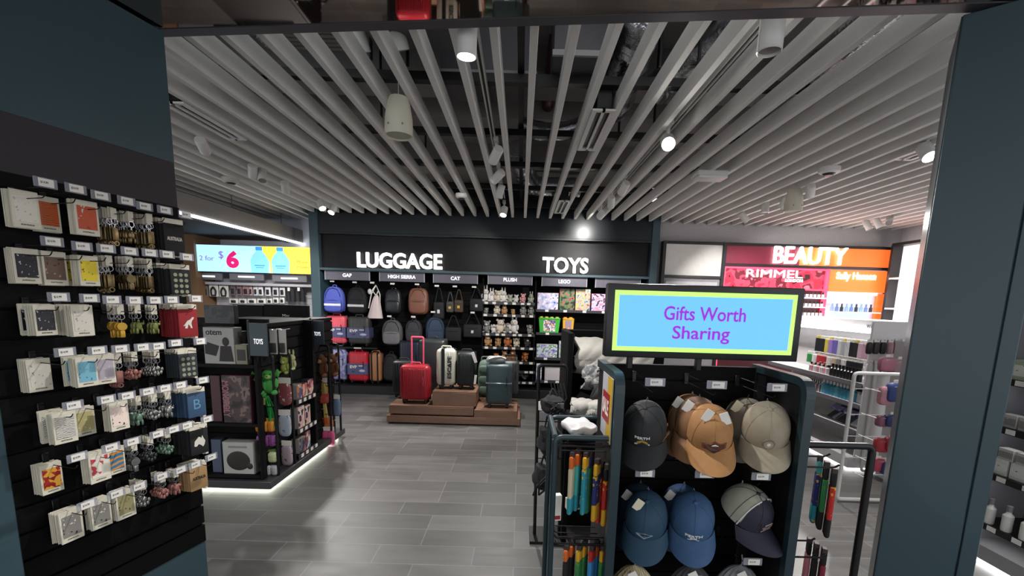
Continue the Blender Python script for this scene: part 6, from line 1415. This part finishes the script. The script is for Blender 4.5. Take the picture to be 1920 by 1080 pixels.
for k in range(12):
    px = 1630 + (k % 6) * 13; py = 636 if k < 6 else 676
    pack('%s pack, %s from the left in the %s row on the white gondola end' % (('black', 'rose', 'white', 'charcoal', 'dusty rose', 'pearl', 'jet black', 'pale mauve')[(k * 3) % 8], nth(k % 6), ('upper', 'lower')[k // 6]), px - 5, px + 5, py, py + 28, gy0 - .052, mat('peg_%d' % ((k * 3) % 8), PEGC[(k * 3) % 8], .5), PAPER, 'packs on the white gondola end', bulge=.018, peg=.024)
# ---- pharmacy shelf right of the pillar, face at x = 2.96 looking left
MX = 2.96
ms = thing('pharmacy_shelf', 'dark pharmacy shelf of small boxes seen right of the pillar', 'shelf unit', (MX, 0, 0))
M().box(.34, .42, 1.3, 2.7, .1, 2.2).build('back_panel', mat('pharmacy_back', '#55545a', .5), ms); M().rbox(.0, .42, 2.68, 2.7, .05, 2.2, .003, seg=1).build('end_panel', GREYP, ms)
M().box(.0, .42, 1.3, 2.68, .03, .12).build('base_plinth', mat('plinth_pale', '#8c8b8d', .4), ms); M().box(-.0, .36, 1.3, 2.62, 0, .03).build('led_foot', mat('white_led', '#ffffff', emit=6.0), ms)
MZ = [WX(1844, 980, MX).z, WX(1867, 891, MX).z, WX(1889, 804, MX).z, WX(1902, 713, MX).z]
for k, z in enumerate(MZ):
    sh = M().box(0, .34, 1.3, 2.68, z - .02, z).build('shelf', BLKM, ms); M().box(-.006, 0, 1.3, 2.68, z - .035, z + .004).build('price_strip', BLKM, sh)
    M().box(.02, .045, 1.3, 2.66, z - .03, z - .021).build('led_strip', mat('added_shelf_led', '#ffffff', emit=4.0), sh)  # invented lamp beneath each shelf, put in to lighten the dim pharmacy goods
    for i in range(9): M().box(-.009, -.006, 1.4 + .14 * i, 1.45 + .14 * i, z - .03, z).build('price_label', PAPER, sh)
def medbox(c, pr, w_, h):
    def f(t): M().rbox(-w_ / 2, w_ / 2, 0, .06, 0, h, .002, seg=1).build('carton', mat('mbx_' + c[1:], c, .5), t); M().box(-w_ / 2 + .004, w_ / 2 - .004, -.0012, 0, h * .2, h * .75).build('printed_front', pr, t)
    return f
MP = [art('med_green', ['#3f7a4a', '#e4e4dc', '#2c5a34'], 25), art('med_grey', ['#c9c7c4', '#8a8886', '#b05a4a'], 25), art('med_orange', ['#d9703a', '#e8e0d4', '#b04a2a'], 25), art('med_white', ['#e0dedc', '#7a8a7a', '#d4d2d0'], 25)]
ys = [2.6 - .1 * i for i in range(11)]
SET = [[('b', 'white')] * 7 + [('#c9744a', 2, 'orange', .12, .13)] * 4, [('#d9dcd4', 0, 'green and white', .085, .1)] * 4 + [('#c4c0bc', 1, 'grey and red', .09, .12)] * 4 + [('#dcdad8', 3, 'white', .09, .12)] * 3,
       [('#b9b6b2', 1, 'grey', .09, .08)] * 5 + [('#d4d2ce', 3, 'pale', .09, .1)] * 6, [('#a8b49a', 0, 'sage green', .09, .12)] * 5 + [('#cfcdc9', 3, 'white', .09, .12)] * 6]
for r, z in enumerate(MZ):
    for i, y in enumerate(ys):
        it = SET[r][i]; rn = ('lowest', 'second lowest', 'third', 'top')[r]
        t = thing('medicine_bottle' if it[0] == 'b' else 'medicine_box', ('white spray bottle' if it[0] == 'b' else it[2] + ' medicine box') + ', %s from the far end of the %s pharmacy shelf' % (nth(i), rn), 'bottle' if it[0] == 'b' else 'medicine box', (MX + .03, y, z), -PI / 2, 'goods on the %s pharmacy shelf' % rn)
        if it[0] == 'b': bottle('#dddcd8', .16, GREYP)(t)
        else: medbox(it[0], MP[it[1]], it[3], it[4])(t)
for i in range(6):
    t = thing('medicine_box', 'grey and red medicine box, %s from the far end, stacked above the pharmacy boxes' % nth(i), 'medicine box', (MX + .03, 2.58 - .1 * i, MZ[1] + .1), -PI / 2, 'boxes stacked on the second lowest pharmacy shelf'); medbox('#bdb8b4', MP[1], .085, .07)(t)
